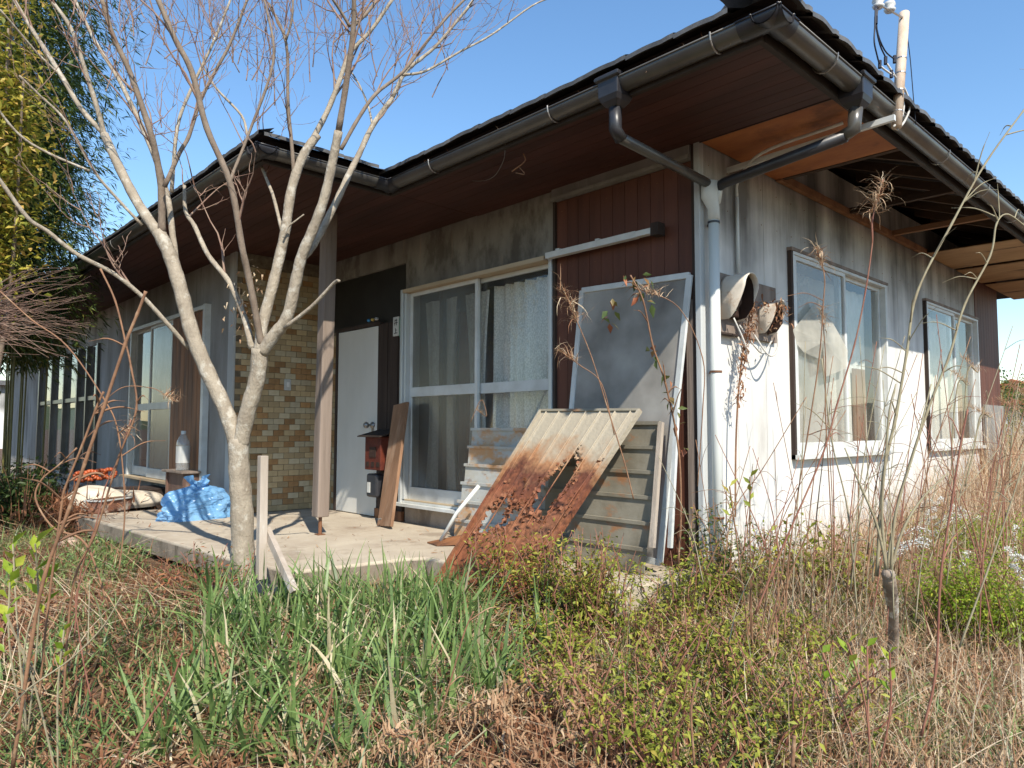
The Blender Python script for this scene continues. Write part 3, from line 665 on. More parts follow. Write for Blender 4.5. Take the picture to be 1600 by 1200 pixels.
def gbracket(x, y, dx, dy, g_):
    pts = [(x-dx*.075, y-dy*.075, GZ+.035)]+[(x+dx*.06*math.cos(math.pi*(1-k/8)), y+dy*.06*math.cos(math.pi*(1-k/8)), GZ-.062*math.sin(math.pi*k/8)) for k in range(9)]+[(x+dx*.06, y+dy*.06, GZ+.01)]
    MB().tube(pts, .004, 6).build('gutter_bracket', M['steel'], g_)
for x in (-1.4, -.35, .62): gbracket(x, -.86, 0, -1, G2)
for y in (-.35, 1.3, 2.2, 3.1, 4.4, 5.7): gbracket(.87, y, 1, 0, G1)
for x in (-2.9, -3.9, -5.0): gbracket(x, -1.78, 0, -1, G4)
gbracket(-1.92, -1.35, 1, 0, G3)
n = 500; t_ = rng.uniform(0, 1, n); side = rng.uniform(0, 1, n) < .5
P = np.where(side[:, None], np.column_stack([np.full(n, .87), -.8+8*t_, np.full(n, GZ-.01)]), np.column_stack([-1.8+2.6*t_, np.full(n, -.86), np.full(n, GZ-.01)]))+rng.normal(0, .012, (n, 3))
g_deb = ('leaf_debris', P)
# rainwater heads and pipes
def hopper(x, y):
    mb = MB(); 
    def ring(s, z): return [(x-s, y-s, z), (x+s, y-s, z), (x+s, y+s, z), (x-s, y+s, z)]
    Rg = [ring(.03, 2.575), ring(.05, 2.60), ring(.06, 2.625), ring(.062, 2.70), ring(.074, 2.705), ring(.076, 2.722), ring(.06, 2.735)]
    n = len(mb.v)
    for q in Rg: mb.v += q
    for i in range(len(Rg)-1):
        for k in range(4): mb.f.append((n+i*4+k, n+i*4+(k+1) % 4, n+(i+1)*4+(k+1) % 4, n+(i+1)*4+k))
    mb.f.append((n+24, n+25, n+26, n+27)); mb.f.append((n+3, n+2, n+1, n))
    return mb.build('rain_hopper', M['black'], H, bevel=.004)
hopper(.06, -.865); hopper(.87, .0)
def curve(pts, n=6):
    out = []; P = [Vector(p) for p in pts]; P = [P[0]*2-P[1]]+P+[P[-1]*2-P[-2]]
    for i in range(1, len(P)-2):
        for k in range(n):
            t = k/n; a, b, c, d = P[i-1:i+3]
            out.append(.5*((2*b)+(-a+c)*t+(2*a-5*b+4*c-d)*t*t+(-a+3*b-3*c+d)*t**3))
    out.append(P[-2]); return out
MB().tube([(.06, -.865, 2.58), (.06, -.865, 2.47), (.06, -.82, 2.43)], .032, 12).build('pipe_elbow', M['black'], H, smooth=True)
MB().tube([(.06, -.84, 2.44), (.06, .0, 2.40)], .027, 12).build('sloping_pipe', M['gutter'], H, smooth=True)
MB().tube([(.87, 0, 2.58), (.86, 0, 2.48), (.78, .01, 2.455)], .034, 12).build('pipe_elbow', M['gutter'], H, smooth=True)
MB().tube([(.82, .0, 2.455), (.13, .03, 2.40), (.07, .035, 2.38)], .030, 12).build('sloping_pipe', M['black'], H, smooth=True)
dp = MB(); dp.tube([(.055, .0, 2.415), (.055, .0, 2.33), (.06, .03, 2.27), (.06, .03, 2.20)], [.048, .048, .034, .034], 14); dp.tube([(.085, .045, 2.415), (.07, .035, 2.30)], .03, 12)
dp.build('pipe_junction', M['pvc'], H, smooth=True)
dp = MB().tube([(.06, .03, 2.24), (.06, .03, .02)], .030, 16).build('downpipe', M['pvc'], H, smooth=True)
for z in (2.18, 1.32, .5):
    mb = MB(); mb.tube([(.06, .03, z), (.06, .03, z+.012)], .034, 16); mb.box(0.0, .04, .06, .072, z, z+.012); mb.build('pipe_clip', M['copper_siding' if z < 2 else 'black'], H)
MB().tube([(.02, .37, 1.95), (.02, .37, 2.42)], .011, 10).build('conduit', M['pvc'], H, smooth=True)
MB().tube(curve([(.02, .37, 2.42), (.04, .36, 2.52), (.25, .25, 2.60), (.72, .22, 2.62)]), .009, 8).build('conduit_bend', M['wirew'], H, smooth=True)
MB().obox((0, .30, 2.575), (.95, .30, 2.60), (0, .012, 0), (0, 0, .015)).build('mast_arm', M['alufr'], H)

dw = MB(); dw.tube(curve([pix(790, 218, 1, -.86), pix(785, 255, 1, -.7), pix(758, 282, 1, -.6), pix(690, 277, 1, -.45)], 6), .0025, 5)
dw.build('hanging_wire', M['steel'], H)
dw = MB(); dw.tube(curve([pix(818, 240, 1, -.7), pix(820, 252, 1, -.7), pix(800, 268, 1, -.7)], 5), .004, 5); dw.tube(curve([pix(812, 262, 1, -.7), pix(820, 272, 1, -.7), pix(806, 270, 1, -.7)], 4), .003, 5)
tag(dw.build('dangling_twig', M['stalk']), 'small pale curled twig dangling under the brown soffit', 'twig')
nh = MB()
for k in range(11):
    for z in (.35, .95, 1.55, 2.1, 2.5): nh.lathe((-1.139+k*.0985+.048, -.0035, z), [(0, -.004), (.004, 0), (0, .004)], 6)
for y in np.arange(.08, 5.5, .21):
    for z in (.15, .60, 2.32, 2.55): nh.lathe((.001, float(y), z), [(0, -.004), (.004, 0), (0, .004)], 6)
nh.build('nail_heads', M['copper_siding'], H)['kind'] = 'stuff'
# ------------------------------------------------------------------ service mast
MA = empty('service_mast', (.93, .38, 2.60), 'short rusty cream service pole with white insulators and cables above the right gutter', 'service pole')
top = Vector((.93, .56, 3.27)); bot = Vector((.93, .38, 2.58))
MB().tube([bot, top], .026, 14).build('pole', M['paintpole'], MA, smooth=True)
for k in range(2):
    c = pix(1372+k*18, 4+k*6, 0, .93); mb = MB(); mb.lathe(c-Vector((0, 0, .03)), [(0, 0), (.022, 0), (.03, .012), (.018, .022), (.03, .034), (.026, .05), (0, .055)], 12)
    mb.build('insulator', M['porcelain'], MA, smooth=True)
MB().tube([top-Vector((0, 0, .03)), pix(1375, 8, 0, .93)], .006, 6).build('insulator_bracket', M['steel'], MA)
def px_line(lst, val=.93, n=4): return curve([pix(a, b, 0, val) for a, b in lst], n)
for l_, r_, m_ in (([(1368, 8), (1367, 40), (1366, 65), (1370, 85), (1374, 100)], .004, 'wire'), ([(1370, 8), (1369, 40), (1375, 70), (1384, 90)], .004, 'wire'), ([(1372, 5), (1370, 45), (1382, 78), (1398, 93)], .004, 'wire'),
                   ([(1374, 102), (1384, 110), (1396, 118)], .005, 'wirew'), ([(1386, 100), (1394, 112), (1400, 122)], .005, 'wirew'),
                   ([(1409, 130), (1418, 150), (1421, 170), (1413, 190), (1402, 203)], .006, 'wirew'), ([(1408, 150), (1412, 165), (1408, 185), (1396, 198)], .006, 'wirew'),
                   ([(1416, 45), (1422, 90), (1427, 150), (1431, 195)], .0025, 'wire')):
    MB().tube(px_line(l_), r_, 6).build('cable', M[m_], MA, smooth=True)
for a in ((1369, 32), (1375, 101), (1384, 95), (1398, 93), (1393, 116)):
    p = pix(*a, 0, .93); MB().tube([p+Vector((0, 0, .02)), p-Vector((0, .005, .02))], .009, 8).build('splice_sleeve', M['wire'], MA)
for z in (.12, .3, .45, .58): MB().tube([bot.lerp(top, z), bot.lerp(top, z)+Vector((0, .001, .006))], .028, 12).build('band', M['steel'], MA)
# overhead line leaving to the street
ov = MB(); ov.tube(curve([pix(1372, 6, 0, .93), pdep(1345, -180, 8), pdep(1300, -500, 18)], 10), .006, 5)
tag(ov.build('overhead_cable', M['wire']), 'thin black overhead cable leaving the insulators of the service pole', 'cable')

# ------------------------------------------------------------------ meter hoods on the side wall
MT = empty('meter_board', (.02, .12, 1.55), 'dark meter backing board with two rusty cream hoods on the white side wall', 'meter board')
MB().box(.004, .025, .10, .84, 1.56, 1.92).build('backing_board', M['greywood'], MT)
MB().box(.004, .05, .09, .30, 1.555, 1.565).build('board_ledge', M['darkwood'], MT)
def hood(y0, y1, z0, z1, dep, par):
    # arch section across y, run outward in x, the lower front cut back
    yc = (y0+y1)/2; r_ = (y1-y0)/2; sec = [(y0, 0.0)]
    H_ = z1-z0
    for k in range(9):
        a = math.pi*(1-k/8); sec.append((yc+r_*math.cos(a), H_-r_+r_*math.sin(a)))
    sec.append((y1, 0.0))
    mb = MB(); rows = []
    for i in range(9):
        t = i/8; x = .026+dep*t; row = []
        for (yy, zz) in sec:
            low = H_*.55*max(0, (t-.35)/.65)**1.6
            row.append((x-.02*(1-zz/H_)*t, yy, z0+max(zz, low)))
        rows.append(row)
    mb.grid(rows); o = mb.build('hood', M['hood'], par, smooth=True); s = o.modifiers.new('solid', 'SOLIDIFY'); s.thickness = .006
    rows = [[(x_, yc+(yy-yc)*.93, z0+zz*.97) for yy, zz in sec] for x_ in (.028, .026+dep*.5, .026+dep*.80)]
    rows = [[(p[0], p[1], max(p[2], z0+(H_*.55*max(0, ((p[0]-.026)/dep-.35)/.65)**1.6)+.004)) for p in rw] for rw in rows]
    MB().grid(rows).build('hood_inner_shade', M['darkin'], par, smooth=True)  # dark inner sheet paints in the shade inside the hood
    MB().box(.027, .03+dep*.25, y0+.012, y1-.012, z0+.02, z1-.03).build('meter_body', M['darkin'], par, bevel=.01)
    
hood(.15, .30, 1.64, 1.90, .165, MT); hood(.60, .715, 1.60, 1.80, .13, MT)
MB().box(.08, .125, .1445, .149, 1.68, 1.715).build('label_plate', mat('label_green', (.42, .46, .40), rough=.6), MT)
for l_ in ([(.06, .3, 1.62), (.10, .4, 1.50), (.08, .55, 1.47), (.06, .7, 1.56)], [(.08, .2, 1.65), (.11, .27, 1.5), (.08, .33, 1.42), (.05, .3, 1.55)], [(.07, .42, 1.6), (.13, .52, 1.45), (.12, .65, 1.5), (.05, .8, 1.62)]):
    MB().tube(curve(l_), .0055, 6).build('loose_cable', M['wirew'], MT, smooth=True)

# ------------------------------------------------------------------ name plates, mailbox
def strokes(name, rects, m, parent, y):
    mb = MB()
    for (x0, z0, x1, z1, wd) in rects:
        a = Vector((x0, y, z0)); b = Vector((x1, y, z1)); d = (b-a).normalized(); n = Vector((d.z, 0, -d.x))
        mb.obox(a, b, n*wd, (0, .0008, 0))
    return mb.build(name, m, parent)
ink = mat('black_ink', (.015, .015, .015), bump=0); whit = mat('plate_white', (.62, .62, .58), rough=.4, bump=0); grn = mat('plate_green', (.01, .22, .10), rough=.4, bump=0); whi2 = mat('plate_lettering', (.5, .65, .55), bump=0)
NP = empty('name_plate', (-3.05, -.02, 1.81), 'small white vertical name plate with two black characters beside the door', 'name plate')
MB().box(-3.105, -3.015, -.030, -.017, 1.815, 1.985).build('plate', whit, NP, bevel=.002)
cx = -3.06
strokes('lettering', [(cx-.022, 1.950, cx+.022, 1.954, .0025), (cx-.027, 1.929, cx+.027, 1.933, .0025), (cx-.008, 1.966, cx-.017, 1.909, .0027), (cx+.011, 1.967, cx+.011, 1.909, .0027),
                      (cx-.002, 1.884, cx-.002, 1.840, .003), (cx-.002, 1.866, cx+.018, 1.867, .0025), (cx-.026, 1.839, cx+.026, 1.841, .003)], ink, NP, -.0315)
GP = empty('address_plate', (-2.97, -.02, 1.81), 'narrow green address plate with pale characters next to the white name plate', 'address plate')
MB().box(-3.0, -2.957, -.034, -.02, 1.80, 1.965).build('plate', grn, GP, bevel=.002)
rr = []
for k in range(4):
    z = 1.945-.037*k; c = -2.98
    rr += [(c-.009, z, c+.009, z, .0016), (c-.011, z-.011, c+.011, z-.011, .0016), (c, z+.006, c, z-.022, .0016), (c-.008, z-.022, c+.008, z-.022, .0014)]
strokes('lettering', rr, whi2, GP, -.0355)
MBX = empty('mailbox', (-3.16, -.12, .2), 'weathered red letter box with a sloping dark lid on a post by the door', 'mailbox')
MB().box(-3.19, -3.13, -.10, -.04, .2, .66).build('post', M['darkwood'], MBX)
bx = MB(); bx.box(-3.28, -3.03, -.19, -.03, .64, .93); bx.build('box', M['red'], MBX, bevel=.006)
mb = MB(); mb.prism([(-3.33, -.24, .925), (-3.33, -.0, .985), (-3.33, -.0, .995), (-3.33, -.24, .935)], (.36, 0, 0)); mb.build('lid', M['darkwood'], MBX)
for x in (-3.25, -3.17, -3.09): MB().box(x, x+.045, -.196, -.188, .67, .71).build('slot', M['darkin'], MBX)
MB().box(-3.2, -3.10, -.196, -.188, .75, .84).build('flap', M['darkin'], MBX)
mb = MB(); mb.box(-3.29, -3.12, -.17, -.03, .40, .605); mb.build('lower_box', M['black'], MBX, bevel=.02)
MB().box(-3.262, -3.215, -.175, -.171, .44, .53).build('white_label', whit, MBX)

# ------------------------------------------------------------------ leaning things
LP = empty('leaning_plank', (-2.75, -.3, .2), 'brown weathered plank leaning against the wall between mailbox and window', 'plank')
a = Vector((-2.735, -.33, .20)); b = Vector((-2.86, -.10, 1.21)); wv = Vector((.128, -.02, .012)); tv = (b-a).cross(wv).normalized()*.013
MB().obox(a+Vector((0, 0, .012)), b, wv, tv).build('plank', M['plank'], LP, bevel=.003)
MB().tube([a+Vector((-.03, -.02, .07)), a+Vector((-.03, -.045, .07))], .009, 8).build('nail_head', M['steel'], LP)

sc_ = empty('insect_screen', (-.5, -.1, .25), 'grey insect screen in a pale aluminium frame leaning on the brown siding', 'screen')
A = Vector((-.97, -.16, .28)); B = Vector((-.16, -.22, .26)); C = Vector((-.065, -.03, 1.89)); D = Vector((-.885, -.03, 1.915))
def bar(mb, p, q, wd, th, nrm):
    d = (q-p).normalized(); s = d.cross(nrm).normalized(); mb.obox(p, q, s*wd, nrm*th)
nn = (B-A).cross(D-A).normalized()
mb = MB()
for p, q in ((A, B), (B, C), (C, D), (D, A)): bar(mb, p, q, .018, .010, nn)
bar(mb, A.lerp(D, .52), B.lerp(C, .52), .012, .008, nn) if 0 else None
mb.build('frame', M['alufr'], sc_, bevel=.002)
MB().poly([A, B, C, D]).build('netting', M['mesh'], sc_)
sc2 = empty('bare_screen_frame', (-.2, -.25, .2), 'white aluminium frame strip standing behind the right shutter panel', 'frame')
mb = MB(); a_, b_ = pix(1047, 856, 1, -.27), pix(1058, 640, 1, -.20); bar(mb, a_, b_, .012, .010, nn)
mb.build('stile', M['alufr'], sc2)

def shutter(x0, x1, yb, yt, z0, z1, n, m, label, nm='steel_shutter'):
    e = empty(nm, ((x0+x1)/2, yb, z0), label, 'shutter')
    mb = MB(); rows = []
    for k in range(n):
        t0, t1 = k/n, (k+1)/n
        za, zb = z0+(z1-z0)*t0, z0+(z1-z0)*t1; ya, yb_ = yb+(yt-yb)*t0, yb+(yt-yb)*t1
        s = MB(); s.prism([(x0, ya-.0, za+.004), (x0, yb_-.022, zb-.022), (x0, yb_-.022, zb-.004), (x0, yb_+.004, zb-.002), (x0, ya+.004, za+.004)][::-1], (x1-x0, 0, 0))
        s.build('slat', M[m], e)
        r_ = MB(); r_.box(x0-.006, x1+.006, yb_-.034, yb_-.012, zb-.014, zb+.006); r_.build('rib', M['zinc' if m == 'zinc' else 'zinc2'], e)
    return e
shutter(-1.885, -1.02, -.30, -.11, .215, 1.0, 6, 'zinc', 'pale grey steel shutter with orange rust patches left of the rusted sheet')
shutter(-.99, -.18, -.34, -.16, .205, 1.04, 6, 'zinc2', 'grimy brown grey steel shutter behind the rusted sheet on its right')
mb = MB(); bar(mb, pix(1019, 856, 1, -.37), pix(1033, 660, 1, -.20), .014, .012, Vector((0, -1, .2)).normalized())
tag(mb.build('upright_strip', M['frontboard']), 'weathered off-white upright strip at the right end of the grimy shutter', 'board')

# rusted sheet
RS = empty('rusted_sheet', (-.9, -.9, 0), 'leaning cream ribbed metal sheet rusted through with large holes', 'metal sheet')
TL = Vector((-1.0, -.30, 1.115)); TR = Vector((-.226, -.30, 1.105)); BL = Vector((-1.22, -1.05, .0)); BR = Vector((-.56, -1.07, -.01))
nr = (TR-TL).cross(BL-TL).normalized(); nr = nr if nr.y < 0 else -nr
def rsp(u, v, o=0): return TL*(1-u)*(1-v)+TR*u*(1-v)+BL*(1-u)*v+BR*u*v+nr*o
from mathutils import noise as mn
nu, nv = 90, 150; mb = MB(); ind = {}; dn = []
def hole(u, v):
    q = mn.fractal(Vector((u*4.5, v*2.6, 4.4)), .7, 2.3, 6)+.45*mn.noise(Vector((math.floor(u*7+.5)*3.3, v*5, 2.1)))
    big = math.exp(-((u-.62)/.24)**2-((v-.37)/.12)**2)*1.25+math.exp(-((u-.33)/.22)**2-((v-.56)/.11)**2)*1.25+math.exp(-((u-.72)/.12)**2-((v-.52)/.09)**2)*.8
    return big+q*.75 > .88
def rvx(i, j):
    if (i, j) not in ind:
        u, v = i/nu, j/nv; ind[(i, j)] = len(mb.v)
        rib = (u*7) % 1; o = .006*math.exp(-((rib-.5)/.06)**2)+.022*mn.noise(Vector((u*5, v*5, 1)))*min(1, max(0, (v-.15)*4))+.004*mn.noise(Vector((u*16, v*24, 7)))*(v > .25)
        near = any(hole(u+a, v+b) for a, b in ((.02, 0), (-.02, 0), (0, .015), (0, -.015)))
        o += (.020*random.random()-.030*random.random())*near
        mb.v.append(tuple(rsp(u, v, o))); dn.append(v)
    return ind[(i, j)]
for i in range(nu):
    for j in range(nv):
        if hole((i+.5)/nu, (j+.5)/nv): continue
        mb.f.append((rvx(i, j), rvx(i+1, j), rvx(i+1, j+1), rvx(i, j+1)))
sheet = mb.build('sheet', M['rust'], RS, smooth=True)
at = sheet.data.attributes.new('down', 'FLOAT', 'POINT'); at.data.foreach_set('value', dn)
def strip_attr(o, f):
    a_ = o.data.attributes.new('down', 'FLOAT', 'POINT'); a_.data.foreach_set('value', [f(v.co) for v in o.data.vertices])
for k in range(7):
    u = (k+.5)/7; s = MB(); pts = [rsp(u, v/24, .007+.006*mn.noise(Vector((u*9, v*.4, 3)))*(v > 6)) for v in range(25)]
    if k in (2, 4): pts = pts[:11] if k == 2 else pts[:24]
    s.tube(pts, .0045, 6); o = s.build('rib', M['rust'], RS, smooth=True)
    o_ = ORG[RS.name]; strip_attr(o, lambda co: min(1, max(0, (1.11-(co.z+o_.z))/1.13)))
for u in (0, 1):
    s = MB(); s.obox(rsp(u, 0), rsp(u, 1), (TR-TL).normalized()*.008, nr*.016); o = s.build('edge_strip', M['rust'], RS); strip_attr(o, lambda co: min(.8, max(0, (1.11-(co.z+ORG[RS.name].z))/1.13*.8)))
s = MB(); s.obox(rsp(0, 0), rsp(1, 0), nr*.012, (rsp(0, 0)-rsp(0, 1)).normalized()*.008); s.build('top_rail', M['zinc2'], RS)
# curled flakes of rust round the holes
fl = MB()
for _ in range(1500):
    u, v = random.uniform(.1, .98), random.uniform(.25, .72)
    if hole(u, v) or not (random.random() < .12 and v > .3 or any(hole(u+a, v+b) for a, b in ((.04, 0), (-.04, 0), (0, .03), (0, -.03)))): continue
    p = rsp(u, v, .004); s_ = random.uniform(.008, .025); a = Vector((random.gauss(0, 1), random.gauss(0, 1), random.gauss(0, 1))).normalized(); b = a.orthogonal().normalized()
    fl.poly([p, p+a*s_, p+a*s_+b*s_*.8, p+b*s_*.7]); 
o = fl.build('rust_flakes', M['rust'], RS); o['kind'] = 'stuff'; strip_attr(o, lambda co: .55)

# dustpan with white handle, tube on the floor
DP = empty('dustpan', (-1.78, -.5, .2), 'rusty brown dustpan with a long white handle standing on the porch', 'dustpan')
MB().tube([(-1.78, -.50, .225), (-1.68, -.44, .42), (-1.54, -.36, .61)], .014, 10).build('handle', M['pvc'], DP, smooth=True)
mb = MB(); mb.prism([(-1.87, -.55, .203), (-1.72, -.58, .203), (-1.56, -.38, .215), (-1.70, -.30, .26)], (0, 0, .008)); mb.build('pan', M['copper_siding'], DP)
tb = MB(); tb.tube([(-1.74, -.32, .235), (-1.42, -.40, .232)], .028, 12); tag(tb.build('plastic_tube', M['pvc'], smooth=True), 'short white plastic tube lying on the porch beside the dustpan', 'tube')

# ------------------------------------------------------------------ porch left side things
ST = empty('side_stool', (-5.5, -.95, .2), 'low brown laminate stand behind the blue bag', 'stand')
mb = MB(); mb.box(-5.55, -5.12, -1.06, -.97, .2, .56)
MB().box(-5.56, -5.53, -1.12, -.96, .2, .555).build('side_board', M['stoolwood'], ST); MB().box(-5.08, -5.05, -1.12, -.96, .2, .555).build('side_board', M['stoolwood'], ST)
MB().box(-5.53, -5.08, -1.10, -1.08, .2, .555).build('front_board', M['stoolwood'], ST); MB().box(-5.60, -5.01, -1.15, -.965, .556, .578).build('top_board', M['greywood'], ST, bevel=.004)
BT = empty('plastic_bottle', (-5.27, -1.05, .58), 'large clear plastic bottle with white label standing on the brown stand', 'bottle')
bt = MB(); prof = [(0, 0), (.058, 0), (.064, .01), (.06, .03), (.064, .045), (.064, .17), (.057, .185), (.064, .2), (.064, .26), (.058, .29), (.03, .345), (.020, .36), (.020, .385), (0, .385)]
bt.lathe((-5.27, -1.055, .579), prof, 24); bt.build('body', M['bottle'], BT, smooth=True)
mb = MB(); mb.lathe((-5.27, -1.055, .579), [(.0655, .075), (.0655, .24)], 24); mb.build('label_wrap', hsv_noise_cloth('label_film', (.7, .71, .7), (.6, .62, .6), .3, .5, .1, 20, .3), BT, smooth=True)
mb = MB(); mb.lathe((-5.27, -1.055, .579), [(.023, .36), (.023, .392), (0, .392)], 16); mb.build('cap', M['pvc'], BT, smooth=True)

def blob_bag(name, pts_fn, nu_, nv_, m, par):
    rows = [[pts_fn(i/nu_, j/nv_) for i in range(nu_+1)] for j in range(nv_+1)]
    return MB().grid(rows).build(name, m, par, smooth=True)
BB = empty('blue_plastic_bag', (-4.38, -1.2, .2), 'full translucent blue plastic bag tied at the top on the porch', 'plastic bag')
bc = Vector((-4.37, -1.22, .2)); ax_ = Vector((-.04, .62, 0)).normalized(); ay_ = Vector((0, 0, 1)).cross(ax_)
def bagf(u, v):
    a = u*2*math.pi; hw = .335*(1-.50*v**1.5) if v < .72 else .335*(1-.50*.72**1.5)*max(.09, 1-(v-.72)/.16)
    if v > .88: hw = .03+.06*(v-.88)/.12*(1+.5*math.sin(a*5))
    th = .15*(1-v*.6) if v < .8 else hw*.6
    if v < .05: hw *= .96
    sq = abs(math.cos(a))**.6*math.copysign(1, math.cos(a)); sn = abs(math.sin(a))**.8*math.copysign(1, math.sin(a))
    w1_ = 1+.06*math.sin(a*3+v*9)+.05*math.sin(a*7-v*13)
    p = bc+ax_*(hw*sq*w1_)+ay_*(th*sn*w1_)
    z = .33*v if v < .88 else .29+(v-.88)*.55
    z *= 1+.10*math.sin(a*2+1)*(v > .3)
    wr = mn.fractal(Vector((p.x*9, p.y*9, z*12)), .9, 2, 4)*.03+mn.fractal(Vector((p.x*30, p.y*30, z*34)), .9, 2, 3)*.007
    return p+Vector((0, 0, z*.98))+(ax_*math.cos(a)+ay_*math.sin(a))*wr
blob_bag('bag', bagf, 200, 110, M['bluebag'], BB)
mb = MB(); mb.lathe((-4.37, -1.22, .205), [(0, 0), (.10, .0), (.12, .08), (.08, .17), (0, .2)], 12); mb.build('contents', mat('bag_contents', (.35, .30, .25), (.55, .53, .5), 12), BB, smooth=True)

SK = empty('white_sack', (-5.7, -1.5, .2), 'slumped off-white sack lying at the left end of the porch', 'sack')
skc = Vector((-5.83, -1.50, .2)); a1 = Vector((-.30, .95, 0)).normalized(); a2 = Vector((0, 0, 1)).cross(a1)
def sackf(u, v):
    a = u*2*math.pi; sx = abs(math.cos(a))**.5*math.copysign(1, math.cos(a)); sy = abs(math.sin(a))**.6*math.copysign(1, math.sin(a))
    rr_ = math.cos((v-.15)*math.pi/2/.85) if v > .15 else .9+v*.66
    rr_ = max(rr_, 0)**.7
    p = skc+a1*(.44*sx*rr_)+a2*(.27*sy*rr_)
    z = .20*math.sin(min(v, 1)*math.pi/2)
    return p+Vector((0, 0, z*(1+.25*math.sin(p.y*6))+mn.noise(p*7)*.03*v))
blob_bag('sack_body', sackf, 64, 26, M['sack'], SK)
TY = empty('clay_planter', (-5.4, -1.7, .2), 'small pinkish brown planter box with white edge on the porch end', 'planter')
c0 = Vector((-5.42, -1.66, .2)); d1 = Vector((-.30, .42, 0)).normalized(); d2 = Vector((0, 0, 1)).cross(d1)
def prect(hw, hd, z): return [tuple(c0+d1*a+d2*b+Vector((0, 0, z))) for a, b in ((-hw, -hd), (hw, -hd), (hw, hd), (-hw, hd))]
mb = MB(); mb.v += prect(.19, .07, .003)+prect(.21, .085, .115)
mb.f += [(0, 1, 5, 4), (1, 2, 6, 5), (2, 3, 7, 6), (3, 0, 4, 7), (3, 2, 1, 0), (4, 5, 6, 7)]
clay = mat('clay', (.27, .13, .09), (.20, .10, .07), 8, layers=[((.6, .55, .48), 5, .55, (1, 1, 1), .9)])
mb.build('box', clay, TY, bevel=.006)
mb = MB()
for (p, q) in zip(prect(.215, .09, .122), prect(.215, .09, .122)[1:]+prect(.215, .09, .122)[:1]): mb.tube([p, q], .008, 6)
mb.build('rim', M['whiteboard'], TY)
mb = MB(); mb.prism(prect(.20, .078, .118), (0, 0, .012)); mb.build('soil', M['soil'], TY)
OR = mat('orange_plastic', (.46, .10, .03), (.34, .07, .02), 6, rough=.35, spec=.5)
for k in range(4):
    c = pix(127+14.5*k, 746-1.5*k, 0, -6.35+.03*k)-Vector((0, 0, .04)); mb = MB()
    for i in range(12):
        t = 2*math.pi*i/12; t2 = 2*math.pi*(i+1)/12
        mb.tube([c+Vector((.0, .062*math.cos(t), .05+.045*math.sin(t))), c+Vector((.0, .062*math.cos(t2), .05+.045*math.sin(t2)))], .022, 7)
    tag(mb.build('orange_float', OR, smooth=True), ('leftmost orange ring in the row lying above the white sack', 'second orange ring from the left in the row above the white sack', 'third orange ring from the left in the row above the white sack', 'rightmost orange ring in the row, nearest the wing window')[k], 'ring', 'orange rings on the sack')
# thing carrying them: a dark crate behind the sack
CR = empty('dark_crate', (-6.35, -1.0, 0), 'low dark wooden crate in the shade behind the white sack', 'crate')
for z in (.02, .13, .24): MB().box(-6.62, -6.10, -1.42, -1.40, z, z+.09).build('slat', M['darkwood'], CR); MB().box(-6.10, -6.08, -1.42, -.62, z, z+.09).build('slat', M['darkwood'], CR)
MB().box(-6.62, -6.08, -1.40, -.62, .325, .345).build('lid', M['darkwood'], CR)
# cut boards by the tree
SK2 = MB(); SK2.obox(pix(408, 905, 1, -1.90), pix(411, 712, 1, -1.88), (.022, 0, 0), (0, .022, 0)); tag(SK2.build('wooden_stake', M['frontboard'], bevel=.003), 'upright grey square stake standing just right of the bare tree trunk', 'stake')
mb = MB(); mb.obox(pix(460, 925, 1, -1.93), pix(416, 826, 1, -1.84), (.022, .0, .012), (0, .014, 0)); tag(mb.build('fallen_board', M['frontboard'], bevel=.002), 'pale narrow board leaning against the upright stake', 'board')
bk = MB(); bk.box(-4.62, -4.42, -2.25, -2.12, .0, .1); tag(bk.build('concrete_brick', mat('pink_brick', (.5, .36, .28), (.4, .28, .2), 8), bevel=.008), 'pale pinkish brick lying below the left end of the porch', 'brick')

# ------------------------------------------------------------------ vegetation tools
def npmesh(name, Vt, F, tint, m, parent=None, smooth=True, kind=None):
    me = bpy.data.meshes.new(name); org = ORG.get(parent.name, Vector()) if parent else Vector()
    Vt = Vt.reshape(-1, 3)-np.array(org); nvv = len(Vt); F = np.asarray(F, np.int32); k = F.shape[1]
    me.vertices.add(nvv); me.vertices.foreach_set('co', Vt.astype(np.float32).ravel())
    me.loops.add(F.size); me.loops.foreach_set('vertex_index', F.ravel())
    me.polygons.add(len(F)); me.polygons.foreach_set('loop_start', np.arange(0, F.size, k, dtype=np.int32)); me.polygons.foreach_set('loop_total', np.full(len(F), k, np.int32))
    me.update(calc_edges=True); me.polygons.foreach_set('use_smooth', np.full(len(F), smooth))
    a = me.attributes.new('tint', 'FLOAT', 'POINT'); a.data.foreach_set('value', np.asarray(tint, np.float32).ravel())
    me.materials.append(m); o = bpy.data.objects.new(name, me); COL.objects.link(o)
    if parent: o.parent = parent
    if kind: o['kind'] = kind
    return o
